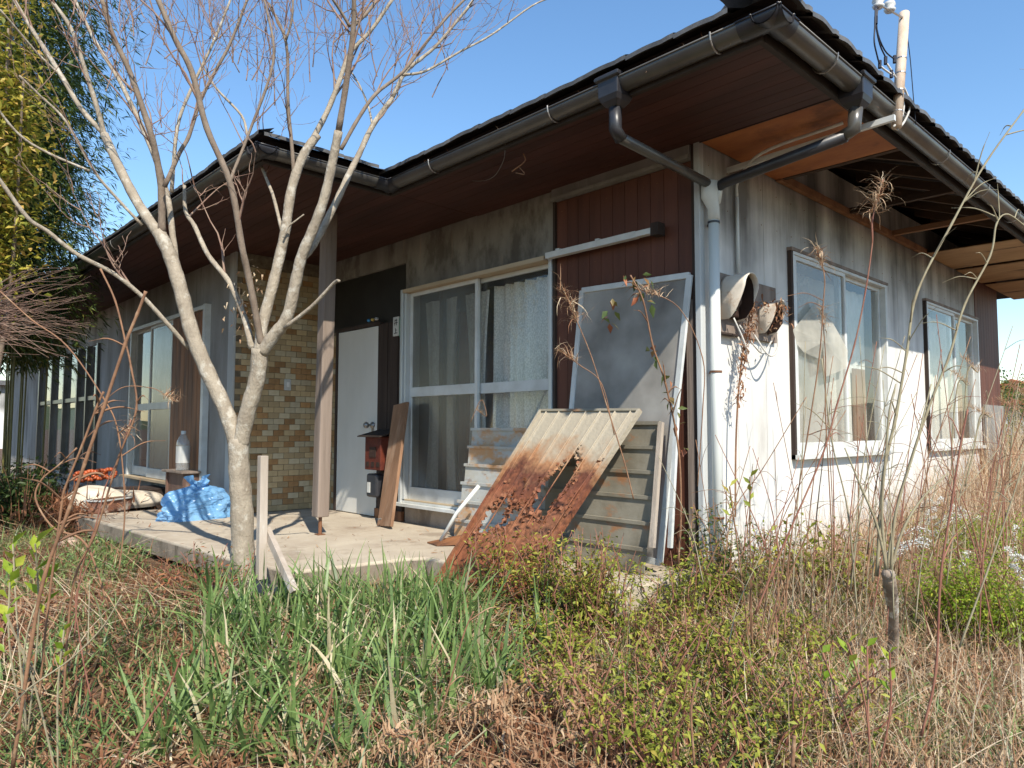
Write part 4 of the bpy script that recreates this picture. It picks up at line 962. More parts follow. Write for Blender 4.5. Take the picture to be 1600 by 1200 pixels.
def blades(P, L, Wd, lean, bend, tint, seg=4, head=None, fold=.0, taper=1.6, kink=0):
    N = len(P); head = rng.uniform(0, 2*np.pi, N) if head is None else head
    t = np.linspace(0, 1, seg+1); th = lean[:, None]+bend[:, None]*t[None]
    if kink: th = th+np.cumsum(rng.normal(0, kink, (N, seg+1)), 1)
    hd = head[:, None]+np.cumsum(rng.normal(0, kink*1.3, (N, seg+1)), 1) if kink else np.repeat(head[:, None], seg+1, 1)
    step = (L/seg)[:, None]
    dx = np.sin(th)*np.cos(hd)*step; dy = np.sin(th)*np.sin(hd)*step; dz = np.cos(th)*step
    c = np.stack([np.cumsum(d, 1)-d[:, :1] for d in (dx, dy, dz)], -1)+P[:, None]
    tw = head+np.pi/2+rng.normal(0, .5, N)
    wv = np.stack([np.cos(tw), np.sin(tw), rng.normal(0, .15, N)], -1)
    prof = (1-t**taper)*.95+.05
    if seg > 3: prof[0] *= .75
    wd = wv[:, None]*(Wd[:, None]*prof[None]*.5)[..., None]
    V_ = np.stack([c-wd, c+wd], 2)
    base = (np.arange(N)*(seg+1)*2)[:, None]+np.arange(seg)[None]*2
    F = np.stack([base, base+1, base+3, base+2], -1).reshape(-1, 4)
    return V_, F, np.repeat(tint, (seg+1)*2)
def leaves(P, D, Lf, Wf, tint, droop=.3, nrm=None):
    "pointed leaves folded along the midrib: 6 vertices, 4 quads/tris as quads"
    N = len(P); D = D/np.linalg.norm(D, axis=1, keepdims=True)
    up_ = rng.normal(0, .45, (N, 3))+np.array([0, 0, 1.]) if nrm is None else nrm
    s = np.cross(D, up_); s /= np.linalg.norm(s, axis=1, keepdims=True)+1e-9; n = np.cross(s, D)
    L_ = Lf[:, None]; W_ = Wf[:, None]*.5
    b = P; m1 = P+D*L_*.45; tip = P+D*L_-np.array([0, 0, 1.])*L_*droop
    l = m1+s*W_+n*W_*.35; r = m1-s*W_+n*W_*.35; l = l-np.array([0, 0, 1.])*L_*droop*.2; r = r-np.array([0, 0, 1.])*L_*droop*.2; m1 = m1-np.array([0, 0, 1.])*L_*droop*.2
    V_ = np.stack([b, l, tip, m1, r], 1)
    i = np.arange(N)*5
    F = np.concatenate([np.stack([i, i+3, i+2, i+1], -1), np.stack([i, i+4, i+2, i+3], -1)])
    return V_, F, np.repeat(tint, 5)
def inside_house(x, y):
    return ((y > -.02) & (x < .02) & (y < 6.6)) | ((y > -.95) & (x < -4.35)) | ((y > -.86) & (x < 0)) | ((x > -5.37) & (x < -1.46) & (y > -1.98+.03*(x+5)))
def scatter(n, x0, x1, y0, y1, dens=None, mind=1.15):
    out = []; tot = 0
    while tot < n:
        x = rng.uniform(x0, x1, n); y = rng.uniform(y0, y1, n)
        ok = ~inside_house(x, y) & (np.hypot(x-CP[0], y-CP[1]) > mind)
        # only what the camera side could see
        fx = (x-CP[0])*fw.x+(y-CP[1])*fw.y; lx = (x-CP[0])*rt.x+(y-CP[1])*rt.y
        ok &= (fx > .5) & (np.abs(lx) < fx*1.05+.8)
        if dens is not None: ok &= rng.uniform(0, 1, n) < dens(x, y)
        out.append(np.stack([x[ok], y[ok]], -1)); tot += ok.sum()
    p = np.concatenate(out)[:n]; return np.column_stack([p, gh(p[:, 0], p[:, 1])])
def noise2(x, y, s, o=0):
    return .5+.5*np.sin(x*s+o+1.7*np.sin(y*s*.8+o*2))*np.cos(y*s*1.1-o+1.3*np.sin(x*s*.7))
def U(a, b, n): return rng.uniform(a, b, n)

straw = leafmat('straw', [(0, (.16, .065, .032)), (.25, (.30, .14, .075)), (.5, (.42, .26, .15)), (.75, (.55, .42, .27)), (1, (.66, .57, .43))], .25, .6)
greens = leafmat('green_blades', [(0, (.075, .13, .04)), (.4, (.145, .23, .07)), (.75, (.24, .34, .11)), (.93, (.33, .38, .15)), (1, (.55, .47, .30))], .35, .4, .4)
lime = leafmat('lime_leaves', [(0, (.13, .16, .02)), (.4, (.27, .31, .045)), (.8, (.42, .42, .075)), (1, (.32, .14, .05))], .4, .5)
deep = leafmat('deep_leaves', [(0, (.025, .05, .018)), (.5, (.075, .12, .032)), (.8, (.19, .20, .045)), (1, (.42, .34, .07))], .35, .45)
autumn = leafmat('reddish_leaves', [(0, (.05, .09, .03)), (.4, (.12, .15, .045)), (.7, (.30, .10, .05)), (1, (.42, .18, .09))], .3, .45)
bright = leafmat('bright_leaves', [(0, (.14, .24, .02)), (.5, (.28, .38, .035)), (1, (.48, .50, .07))], .45, .4)
ygreen = leafmat('yellow_green_leaves', [(0, (.09, .12, .02)), (.5, (.26, .27, .04)), (.8, (.48, .40, .06)), (1, (.55, .36, .10))], .4, .5)
petal = leafmat('petals', [(0, (.75, .76, .72)), (1, (.82, .82, .8))], .3, .6)

# ---- ground litter: curled dead fern and leaf pieces
def redness(x, y):   # left foreground redder, right paler
    l = (x-CP[0])*rt.x+(y-CP[1])*rt.y; return l
P = scatter(46000, -6.5, 3.6, -4.2, 4.5, lambda x, y: np.clip(1.25-.16*np.hypot(x-CP[0], y-CP[1]), .12, 1))
l_ = redness(P[:, 0], P[:, 1]); N = len(P)
ti = np.clip(U(.0, .62, N)+.10*(l_+.6)+.25*noise2(P[:, 0], P[:, 1], 2.3)-.12, 0, 1)
P[:, 2] += U(0, .05, N)
a = blades(P, U(.03, .12, N), U(.006, .018, N), U(.4, 1.7, N), U(-1.2, 2.5, N), ti, 4, kink=.45)
npmesh('leaf_litter', *a, straw, kind='stuff')
n = 260; P = np.column_stack([U(-5.2, -1.0, n), U(-1.75, -.1, n), np.full(n, SZ+.004)]); P = P[(P[:, 1] > -.8) | (P[:, 0] < -1.65)]; n = len(P)
npmesh('leaves_on_porch', *blades(P, U(.02, .06, n), U(.004, .014, n), U(1.35, 1.6, n), U(-.1, .2, n), U(.1, .7, n), 4, kink=.15), straw, kind='stuff')
P = g_deb[1]; n = len(P)
npmesh('leaf_debris', *blades(P, U(.02, .07, n), U(.003, .010, n), U(.2, 1.5, n), U(-.5, 1.2, n), U(.1, .8, n), 4, kink=.2), straw, H, kind='stuff')
# ---- thin dry grass and fine stems, lying and arching
P = scatter(26000, -6.5, 4.2, -4.2, 6.5, lambda x, y: np.clip(1.2-.13*np.hypot(x-CP[0], y-CP[1]), .2, 1)*np.clip(.35+.8*noise2(x, y, 1.3, 1), 0, 1))
N = len(P); l_ = redness(P[:, 0], P[:, 1]); hgt = U(.08, .30, N)*(.75+.35*np.clip(l_+.5, 0, 2))
ti = np.clip(U(.15, .85, N)+.08*l_, 0, 1)
npmesh('dry_grass', *blades(P, hgt, U(.0018, .0050, N), U(.1, 1.3, N), U(.1, 1.6, N), ti, 5, kink=.12), straw, kind='stuff')
# ---- tall pale grass along the right side wall and beyond
def dtall(x, y): return ((x > .15) & (y > 1.6)).astype(float)*np.clip(.15+.35*(y-1.4), 0, 1)
P = scatter(30000, .1, 9, .6, 12, dtall); N = len(P)
hh = U(.4, 1.15, N)*(.5+.72*smooth((P[:, 1]-1.6)/3))
npmesh('tall_dry_grass', *blades(P, hh, U(.003, .010, N), U(.0, .55, N), U(.1, 1.5, N), np.clip(U(.3, 1, N), 0, 1), 5, kink=.16), straw, kind='stuff')
# long flattened stalks and straw lying in swathes
P = scatter(7000, -6.5, 4.2, -4.2, 5, lambda x, y: (noise2(x, y, 1.7, 4) > .4)*.9+.1); N = len(P); hd_ = 1.2*np.sin(P[:, 0]*1.3)+1.5*np.cos(P[:, 1]*1.1)+rng.normal(0, .7, N); P[:, 2] += U(.01, .10, N)
npmesh('flattened_straw', *blades(P, U(.2, .7, N), U(.002, .0055, N), U(1.1, 1.6, N), U(-.2, .5, N), U(.4, 1, N), 6, head=hd_, kink=.06), straw, kind='stuff')
# straw standing along the foot of the side wall and in the right foreground
P = scatter(19000, .03, 3.2, -1.2, 4.2, lambda x, y: np.clip(.25+.9*np.exp(-((x-.35)/.45)**2)*(y > -.3)+.5*(noise2(x, y, 1.9, 3) > .5), 0, 1)); N = len(P)
npmesh('standing_straw', *blades(P, U(.15, .74, N)*(.6+.5*smooth((P[:, 1]+.5)/2.5)), U(.0018, .0058, N), U(0, .7, N), U(.1, 1.7, N), U(.25, 1, N), 6, kink=.15), straw, kind='stuff')
# ---- low green weeds
P = scatter(14000, -6, 4, -4, 5, lambda x, y: (noise2(x, y, 2.1, 2) > .62)*.9+.03); N = len(P)
npmesh('low_weeds', *blades(P, U(.05, .26, N), U(.004, .012, N), U(.1, .9, N), U(.1, 1.2, N), np.clip(U(0, .95, N), 0, 1), 4), greens, kind='stuff')

P = scatter(5200, -5, 3.4, -4, 2.5, lambda x, y: (noise2(x, y, 2.6, 6) > .55)*.9+.05); n = len(P); P[:, 2] += U(.01, .10, n)
npmesh('small_weeds', *leaves(P, rng.normal(0, 1, (n, 3))*np.array([1, 1, .5])+np.array([0, 0, .3]), U(.015, .05, n), U(.008, .022, n), U(0, .95, n), .15), greens, kind='stuff')
P = scatter(5200, -6, 3.4, -4, 3, None); n = len(P); P[:, 2] += U(.01, .06, n)
npmesh('fallen_leaves', *leaves(P, rng.normal(0, 1, (n, 3))*np.array([1, 1, .3]), U(.025, .07, n), U(.012, .03, n), U(.05, .75, n), .1), straw, kind='stuff')
# ---- strap-leaved bulbs (narcissus-like): dense clumps in the centre foreground
cl = []
for _ in range(4000):
    px, py = random.uniform(215, 860), random.uniform(895, 1150)
    # region drawn on the ground
    q = (py-895)/255
    if px < 330-120*min(1, max(0, q-.45)*2): continue
    if px > 850-330*max(0, q-.35): continue
    if random.random() < .35*q: continue
    z = -.10; p = pix(px, py+55, 2, z)
    for _k in range(3): z = float(gh(p.x, p.y)); p = pix(px, py+55, 2, z)
    if inside_house(np.array([p.x]), np.array([p.y]))[0]: continue
    if noise2(p.x, p.y, 3.3, 1) < .15: continue
    if any((p.x-c.x)**2+(p.y-c.y)**2 < .088**2 for c in cl): continue
    cl.append(p)
Pb = []; 
for c in cl:
    for _k in range(random.randint(9, 17)): Pb.append((c.x+random.gauss(0, .022), c.y+random.gauss(0, .022), c.z-.01))
P = np.array(Pb); N = len(P)
ti = np.where(rng.uniform(0, 1, N) < .08, 1.0, np.clip(rng.normal(.45, .2, N), 0, .9))
sl_ = blades(P, U(.14, .42, N), U(.009, .022, N), np.abs(rng.normal(.22, .28, N)), np.abs(rng.normal(.65, .6, N)), ti, 7, taper=2.6, kink=.07)
t3 = sl_[2].reshape(N, 8, 2).copy(); dry = rng.uniform(0, 1, N) < .3; ramp_ = np.clip((np.arange(8)-rng.uniform(3.5, 6.5, N)[:, None])/2, 0, 1)
t3 = np.where(dry[:, None, None], np.maximum(t3, ramp_[:, :, None]), t3)
npmesh('strap_leaves', sl_[0], sl_[1], t3.ravel(), greens, kind='stuff')
# dead leaves matted between the straps
base_ = P[rng.integers(0, N, 3500)]+rng.normal(0, .05, (3500, 3))*np.array([1, 1, 0]); n = 3500
npmesh('dead_strap_leaves', *blades(base_, U(.10, .32, n), U(.005, .014, n), U(.8, 1.6, n), U(-.1, .9, n), U(.45, 1, n), 6, kink=.16), straw, kind='stuff')

# ---- generic leafy shrub
def shrub(name, c, r_, h, nst, nlf, lsz, lw, lm, sm, label, cat, group=None, tlo=0, thi=1, spread=1.0, droop=.3, clump=0):
    e = empty(name, tuple(c), label, cat, group); st_ = MB(); LP_ = []; LD = []
    for _ in range(nst):
        a = random.uniform(0, 6.28); rr_ = r_*math.sqrt(random.random())*spread; top_ = Vector((c[0]+rr_*math.cos(a), c[1]+rr_*math.sin(a), c[2]+h*random.uniform(.45, 1)))
        b = Vector((c[0]+rr_*.3*math.cos(a), c[1]+rr_*.3*math.sin(a), c[2])); mid = b.lerp(top_, .5)+Vector((random.gauss(0, .04), random.gauss(0, .04), .05*h))
        pts = curve([b, mid, top_], 4); st_.tube(pts, [.004*(1-i/len(pts))+.0012 for i in range(len(pts))], 4, cap=False)
        per = nlf//nst
        for _k in range(per):
            t = random.uniform(.25, 1); q = pts[min(int(t*(len(pts)-1)), len(pts)-1)]
            d = Vector((random.gauss(0, 1), random.gauss(0, 1), random.gauss(.2, .6))).normalized(); off = d*random.uniform(0, .07*(1+clump))
            LP_.append(q+off); LD.append(d)
    st_.build('stems', M[sm], e); LP_ = np.array([tuple(v) for v in LP_]); LD = np.array([tuple(v) for v in LD]); n = len(LP_)
    npmesh('foliage', *leaves(LP_, LD, U(lsz*.6, lsz*1.3, n), U(lw*.6, lw*1.2, n), U(tlo, thi, n), droop), lm, e, kind='stuff')
    return e
def gpt(px, py, dz=0):
    p = pix(px, py, 2, -.1)
    for _k in range(5): p = pix(px, py, 2, float(gh(p.x, p.y)))
    return (p.x, p.y, p.z)
# lime leaved low shrubs, right of centre
spots = [(905, 960), (985, 985), (1065, 960), (1130, 1000), (1010, 1060), (900, 1090), (1110, 1100), (1190, 1060), (960, 1150), (1060, 1190), (1180, 1170), (1240, 1010), (860, 1010), (1150, 940), (1260, 1120)]
wh = ['just right of the rusted sheet foot', 'in front of the grimy steel shutter', 'below the white corner board', 'under the rain pipe', 'in the middle of the brown dead ferns', 'at the right edge of the green strap leaves', 'below the meter hoods in the near foreground', 'in front of the side wall near the window corner', 'at the bottom edge of the picture centre', 'at the bottom edge, right of centre', 'at the bottom edge near the right pale grass', 'under the near side window', 'touching the foot of the rusted sheet', 'against the foot of the side wall corner', 'nearest the coppiced stump']
for (px, py), wt in zip(spots, wh):
    c = gpt(px, py+25); d = math.dist(c, CP); k = random.uniform(.8, 1.2)
    shrub('leafy_shrub', c, .26*k, .30*k+.14*(py < 1000), 18, 900 if py < 1040 else 480, .032, .013, lime, 'stalk2', 'low yellow green shrub '+wt, 'shrub', 'yellow green low shrubs', 0, .93)
for (px, py), wt in zip([(915, 925), (985, 928), (1050, 922), (1115, 925), (1165, 915), (1215, 940), (1275, 950)],
    ['growing up the right foot of the rusted sheet', 'in front of the slats of the grimy shutter', 'in front of the leaning screen frames', 'covering the foot of the corner board', 'climbing round the rain pipe foot', 'on the wall side under the meter hoods', 'on the wall side under the near window']):
    c = gpt(px, py); c = (c[0]+.0, min(c[1], -.93) if c[0] < .05 else c[1], c[2])
    shrub('leafy_shrub', c, .22, .50, 20, 560, .032, .012, lime, 'stalk2', 'taller yellow green shrub '+wt, 'shrub', 'yellow green tall shrubs', 0, 1)
for q, (x, y, wt) in enumerate(((-6.3, -2.25, 'in deep shade below the bamboo'), (-5.75, -2.35, 'at the left porch corner'), (-7.1, -2.0, 'furthest left under the bamboo'))):
    shrub('shade_shrub', (x, y, 0), .36, .75, 30, 1100, .07, .028, deep, 'stalk', 'dark leaved shrub '+wt, 'shrub', 'dark shrubs at the left end', 0, .55)
# dark leafed tangle at the base of the downpipe
shrub('evergreen_tangle', (.22, -.12, 0), .30, .68, 34, 1200, .034, .016, deep, 'stalk', 'dark green bushy tangle growing round the foot of the downpipe', 'shrub', None, .2, 1)
shrub('evergreen_tangle', (.55, .35, 0), .32, .55, 24, 560, .045, .020, lime, 'stalk', 'loose yellow green bush against the white side wall', 'shrub', None, .0, .95)
# heavenly bamboo with reddish leaves
c = pix(320, 905, 1, -2.05)
shrub('nandina_shrub', (c.x, c.y, .0), .33, .33, 26, 900, .042, .012, autumn, 'stalk2', 'reddish green fine leaved shrub in front of the porch edge left of the tree', 'shrub')
shrub('nandina_shrub', (-1.95, -2.02, .05), .16, .28, 10, 190, .045, .012, autumn, 'stalk2', 'small sprig of narrow green leaves hugging the foot of the tree', 'shrub', None, 0, .6)
c = pix(160, 860, 1, -2.3)
shrub('fern_tuft', (c.x, c.y, .0), .35, .30, 18, 520, .05, .012, greens, 'stalk', 'arching green fern tuft in the shade at the left porch end', 'fern', None, 0, .9)
# blossoming spirea, right edge
def spirea(c, r_, h, label):
    e = shrub('white_blossom_shrub', c, r_, h, 70, 8000, .024, .010, bright, 'stalk', label, 'shrub', 'white blossom shrubs', .0, .9, clump=.8)
    LP_, LD = [], []; st_ = MB()
    for _ in range(11):
        a = random.uniform(0, 6.28); b = Vector(c)+Vector((math.cos(a)*r_*.3, math.sin(a)*r_*.3, h*.6)); tp = Vector(c)+Vector((math.cos(a)*r_*1.25, math.sin(a)*r_*1.25, h*random.uniform(.35, 1.05)))
        pts = curve([b, b.lerp(tp, .5)+Vector((0, 0, .14)), tp], 10); st_.tube(pts, .0015, 4, cap=False)
        for q in pts[9:]:
            for _k in range(15):
                d = Vector((random.gauss(0, 1), random.gauss(0, 1), random.gauss(.4, 1))).normalized(); LP_.append(tuple(q+d*random.uniform(.0, .014))); LD.append(tuple(d))
    st_.build('arching_stems', M['stalk'], e)
    n = len(LP_); npmesh('blossom', *leaves(np.array(LP_), np.array(LD), U(.005, .010, n), U(.005, .009, n), U(0, 1, n), 0), petal, e, kind='stuff')
spirea(gpt(1545, 1010), .36, .46, 'bright green shrub with white blossom sprays at the right edge of the picture')
spirea(gpt(1500, 900), .30, .42, 'white flowering shrub further back beside the near side window')
spirea(gpt(1600, 930), .38, .50, 'white flowering shrub furthest right against the dry grass')
# broad bright leaves far left
def broadleaf(name, spots_, d, label, size=.10, lm=bright, wd=.5, cat='plant', stem='stalk3'):
    base = pdep(spots_[0][0], spots_[0][1], d); e = empty(name, (base.x, base.y, float(gh(base.x, base.y))), label, cat); sm = MB(); A_ = []; D_ = []
    for (px, py) in spots_:
        q = pdep(px, py, d+random.uniform(-.15, .15)); sm.tube(curve([e.location, Vector(e.location).lerp(q, .6)+Vector((random.gauss(0, .02), random.gauss(0, .02), 0)), q], 4), .003, 5)
        for k in range(5):
            A_.append(tuple(q+Vector((0, 0, -.03*k)))); a = k*2.4+random.random(); D_.append((math.cos(a)*.7, math.sin(a)*.7, .75))
    sm.build('stems', M[stem], e); n = len(A_)
    npmesh('foliage', *leaves(np.array(A_), np.array(D_), U(size*.7, size*1.2, n), U(size*wd*.7, size*wd, n), U(.1, .9, n), .1), lm, e, kind='stuff')
broadleaf('broadleaf_weed', [(55, 850), (20, 850), (70, 905), (15, 910)], 2.6, 'weed with broad glossy bright green leaves at the left edge', .085)
broadleaf('broadleaf_weed', [(100, 985), (10, 960), (175, 1180)], 2.4, 'small bright green broadleaf seedling in the reddish litter at lower left', .05)
broadleaf('privet_sprig', [(1355, 1010), (1325, 1005), (1390, 1020), (1285, 1020)], 2.3, 'upright sprig with bright oval leaves in front of the coppiced stump', .055, bright, .5, 'plant', 'stalk2')
broadleaf('privet_sprig', [(1172, 745), (1140, 760), (1205, 830), (1265, 825), (1230, 810), (1180, 850)], 3.0, 'thin sprig of dark oval leaves against the lower white side wall', .05, lime, .42, 'plant', 'stalk')
broadleaf('rosette_weed', [(640, 1150), (700, 1160), (760, 1140)], 2.3, 'cluster of narrow green leaves at the bottom centre among dead ferns', .06, greens, .3)

# ---- dead fern fronds (pinkish curled) as plants in the foreground
def frond(c, head, ln, label):
    e = empty('dead_fern_frond', tuple(c), label, 'dead fern', 'dead fern fronds'); P_ = []; c = Vector(c)
    pts = curve([c, c+Vector((math.cos(head)*ln*.5, math.sin(head)*ln*.5, .16)), c+Vector((math.cos(head)*ln, math.sin(head)*ln, .03))], 10)
    MB().tube(pts, .0025, 5).build('stem', M['stalk'], e)
    for q in pts[4:]:
        for _k in range(9): P_.append(tuple(q+Vector((random.gauss(0, .018), random.gauss(0, .018), random.gauss(0, .012)))))
    n = len(P_); npmesh('curled_leaflets', *blades(np.array(P_), U(.03, .09, n), U(.006, .014, n), U(.6, 2.4, n), U(-1, 2.5, n), np.clip(rng.normal(.5, .12, n), 0, 1), 5, kink=.35), straw, e, kind='stuff')
for px, py, h_, wt in ((690, 1130, .3, 'centre bottom beside the strap leaves'), (760, 1160, 2.0, 'below the first shrub row at centre'), (830, 1110, 1.2, 'right of the strap leaves'), (470, 1120, 2.6, 'among the strap leaves at lower left centre'), (360, 1080, 3.0, 'at the left edge of the strap leaves'), (1000, 1010, .8, 'under the yellow green shrubs'), (1160, 1040, 1.6, 'below the side wall corner'), (560, 1180, .2, 'at the bottom edge left of centre'), (900, 1180, 2.4, 'at the bottom edge right of centre')):
    c = gpt(px, py+30); frond((c[0], c[1], c[2]+.02), h_, random.uniform(.25, .4), 'curled pinkish brown dead fern frond '+wt)

# ------------------------------------------------------------------ bare tree
T = empty('bare_tree', (-2.02, -1.93, 0), 'leafless pale barked tree forking into many limbs in front of the porch', 'tree')
D0 = 4.23
tw = MB()
def limb(name, pts, r0, r1, m='bark', dz=(0, 0), twigs=0, sides=10):
    "pts in photograph pixels; dz depth offset at both ends; radii in photograph pixels"
    n = len(pts); W_ = []; 
    for i, (x, y) in enumerate(pts):
        t = i/(n-1); d = D0+dz[0]+(dz[1]-dz[0])*t; W_.append(pdep(x, y, d))
    c = curve(W_, 5); k = len(c); s_ = D0/1115.7
    rad = [(r0+(r1-r0)*(i/(k-1)))*s_*(.95-.16*(r0 < 9))*(1+.05*math.sin(i*2.1)) for i in range(k)]
    MB().tube(c, rad, sides).build(name, M[m], T, smooth=True)
    for q in range(twigs):
        i = random.randint(int(k*.3), k-1); p = c[i]; a = (c[min(i+1, k-1)]-c[max(i-1, 0)]).normalized()
        grow(p, (a+Vector((random.gauss(0, .45), random.gauss(0, .45), random.uniform(.0, .6)))).normalized(), random.uniform(.35, .9), max(rad[i]*.5, .003), 2)
def grow(p, d, ln, r_, lev):
    pts = [p]; q = p.copy(); dd_ = d.copy()
    for i in range(7):
        dd_ = (dd_+Vector((random.gauss(0, .13), random.gauss(0, .13), random.gauss(.06, .09)))).normalized(); q = q+dd_*ln/7; pts.append(q.copy())
        if lev and random.random() < .42: grow(q.copy(), (dd_+Vector((random.gauss(0, .6), random.gauss(0, .6), random.gauss(.1, .4)))).normalized(), ln*random.uniform(.35, .65), r_*.55, lev-1)
    tw.tube(pts, [max(r_*(1-i/8), .0011) for i in range(8)], 5, cap=False)
limb('trunk', [(382, 945), (380, 900), (378, 800), (374, 740), (372, 685)], 20, 15.5, sides=16)
limb('limb', [(372, 700), (352, 640), (324, 580), (300, 520), (283, 455), (266, 400), (248, 362)], 13, 11, dz=(0, .1))
limb('limb', [(374, 700), (388, 640), (402, 590), (406, 545)], 13, 13, dz=(0, -.05))
limb('limb', [(250, 368), (217, 320), (187, 263), (163, 210)], 9, 7, dz=(.1, .3))
limb('branch', [(163, 210), (127, 170), (97, 120), (72, 80), (45, 38), (15, -12)], 5.5, 4, dz=(.3, .5), twigs=3)
limb('branch', [(163, 212), (153, 173), (133, 110), (110, 43), (72, -10)], 5.5, 3.5, dz=(.3, .2), twigs=3)
limb('branch', [(253, 370), (252, 293), (243, 240), (233, 200), (203, 113), (177, 57), (158, -5)], 7.5, 4, m='bark2', dz=(.1, -.2), twigs=3)
limb('branch', [(276, 420), (270, 370), (260, 300), (230, 217), (187, 127), (150, 67), (115, -5)], 7, 3.2, dz=(.1, .45), twigs=6)
limb('branch', [(257, 292), (280, 240), (295, 213), (312, 160), (337, 110), (360, 67), (388, -5)], 4.5, 2.6, m='bark2', dz=(0, .2), twigs=5)
limb('branch', [(268, 300), (277, 200), (297, 143), (333, 67), (360, 0)], 4.0, 2.4, dz=(.2, .5), twigs=6)
limb('branch', [(394, 545), (386, 510), (376, 480), (357, 439), (325, 398), (304, 353), (290, 330), (288, 290)], 7, 3.5, dz=(0, .25), twigs=3)
limb('limb', [(409, 542), (399, 487), (388, 430), (378, 385), (360, 287), (323, 200), (300, 113), (273, 60), (244, -8)], 6.8, 4.8, m='bark2', dz=(-.05, -.4), twigs=4)
limb('branch', [(360, 283), (367, 263), (387, 213), (427, 97), (417, 17), (410, -5)], 3.2, 2.0, m='bark2', dz=(-.15, 0), twigs=4)
limb('limb', [(406, 552), (410, 510), (428, 439), (445, 365), (456, 294), (475, 241), (496, 211)], 9.5, 7, dz=(-.05, .15))
limb('branch', [(478, 236), (510, 177), (530, 127), (547, 83), (580, 47), (616, -5)], 6, 3.4, dz=(.15, .35), twigs=6)
limb('branch', [(460, 285), (456, 228), (450, 160), (447, 67), (420, 5)], 4, 2.6, m='bark2', dz=(.1, .0), twigs=4)
limb('branch', [(447, 62), (456, 30), (458, -5)], 2.4, 2, m='bark2', dz=(0, 0))
limb('branch', [(441, 363), (428, 310), (419, 286), (405, 252), (387, 211), (377, 180), (337, 137), (318, 105)], 3.6, 2.2, dz=(.1, .5), twigs=5)
limb('limb', [(408, 552), (428, 524), (449, 495), (462, 440), (472, 399), (490, 356), (507, 309), (520, 251), (529, 205)], 10.5, 6.5, dz=(-.05, -.2))
limb('branch', [(529, 205), (543, 117), (552, 45), (553, -8)], 6, 4.2, m='bark2', dz=(-.2, -.35), twigs=2)
limb('branch', [(551, 42), (575, 18), (595, -8)], 3.5, 2.8, m='bark2', dz=(-.3, -.2), twigs=2)
limb('branch', [(547, 42), (530, 14), (515, -8)], 3, 2.2, m='bark2', dz=(-.3, -.4), twigs=2)
limb('limb', [(474, 400), (484, 390), (501, 363), (527, 312), (546, 271), (561, 241), (582, 197), (613, 153)], 8.5, 4.8, dz=(-.1, .25), twigs=2)
limb('branch', [(613, 153), (633, 113), (660, 90), (683, 70), (727, 17), (743, -6)], 4.2, 2.5, dz=(.25, .45), twigs=5)
limb('branch', [(533, 233), (560, 185), (587, 147), (627, 115), (653, 83), (693, 33), (731, -6)], 3.8, 2.4, m='bark2', dz=(-.2, .1), twigs=5)
limb('branch', [(629, 117), (655, 114), (677, 105), (720, 80), (767, 55), (830, 10), (866, -6)], 3.0, 1.6, dz=(.1, .6), twigs=4)
limb('branch', [(582, 197), (575, 165), (560, 130), (540, 100)], 2.4, 1.6, dz=(.2, .5), twigs=3)
limb('branch', [(445, 512), (487, 479), (522, 442), (530, 439)], 4, 2.6, dz=(-.1, -.25))
limb('branch', [(296, 545), (260, 504), (223, 464), (177, 427), (120, 397), (75, 362), (43, 340), (0, 282), (-20, 255)], 4.6, 3.4, dz=(.1, -.5), twigs=2)
limb('branch', [(222, 352), (180, 307), (147, 267), (103, 190), (63, 150), (30, 118)], 3.2, 2.0, dz=(.15, -.2), twigs=2)
limb('branch', [(140, 267), (77, 240), (33, 213), (0, 175), (-15, 150)], 2.6, 2.0, dz=(0, -.3), twigs=1)
limb('branch', [(97, 120), (60, 85), (30, 50), (0, 15)], 2.6, 2.0, dz=(.4, .1), twigs=1)
limb('branch', [(443, 372), (450, 355), (462, 345), (475, 335)], 2, 1.3, dz=(0, 0))
for x, y, dx in ((200, 90, -.1), (330, 60, .1), (480, 60, .1), (430, 40, .2), (560, 40, .3), (640, 60, .3), (250, 40, 0), (380, 60, .2), (150, 40, .3)):
    for _ in range(6):
        p = pdep(x+random.uniform(-60, 60), y+random.uniform(-30, 120), D0+random.uniform(0, .8)); grow(p, Vector((random.gauss(0, .25), random.gauss(0, .25), 1)).normalized(), random.uniform(.5, .9), .004, 2)
o = tw.build('twigs', M['twig'], T, smooth=True); o['kind'] = 'stuff'
# withered seed clusters hanging in the fork
kv = MB(); kp = []
for px, py in ((372, 455), (380, 470), (388, 490), (400, 430), (360, 480), (395, 465), (370, 515)):
    p = pdep(px, py, D0+.05); 
    for _k in range(14): kp.append(tuple(p+Vector((random.gauss(0, .03), random.gauss(0, .03), random.gauss(0, .05)))))
n = len(kp); npmesh('withered_seeds', *blades(np.array(kp), U(.02, .05, n), U(.006, .012, n), U(1.5, 3, n), U(-1, 1, n), U(.3, .95, n), 3), straw, T, kind='stuff')

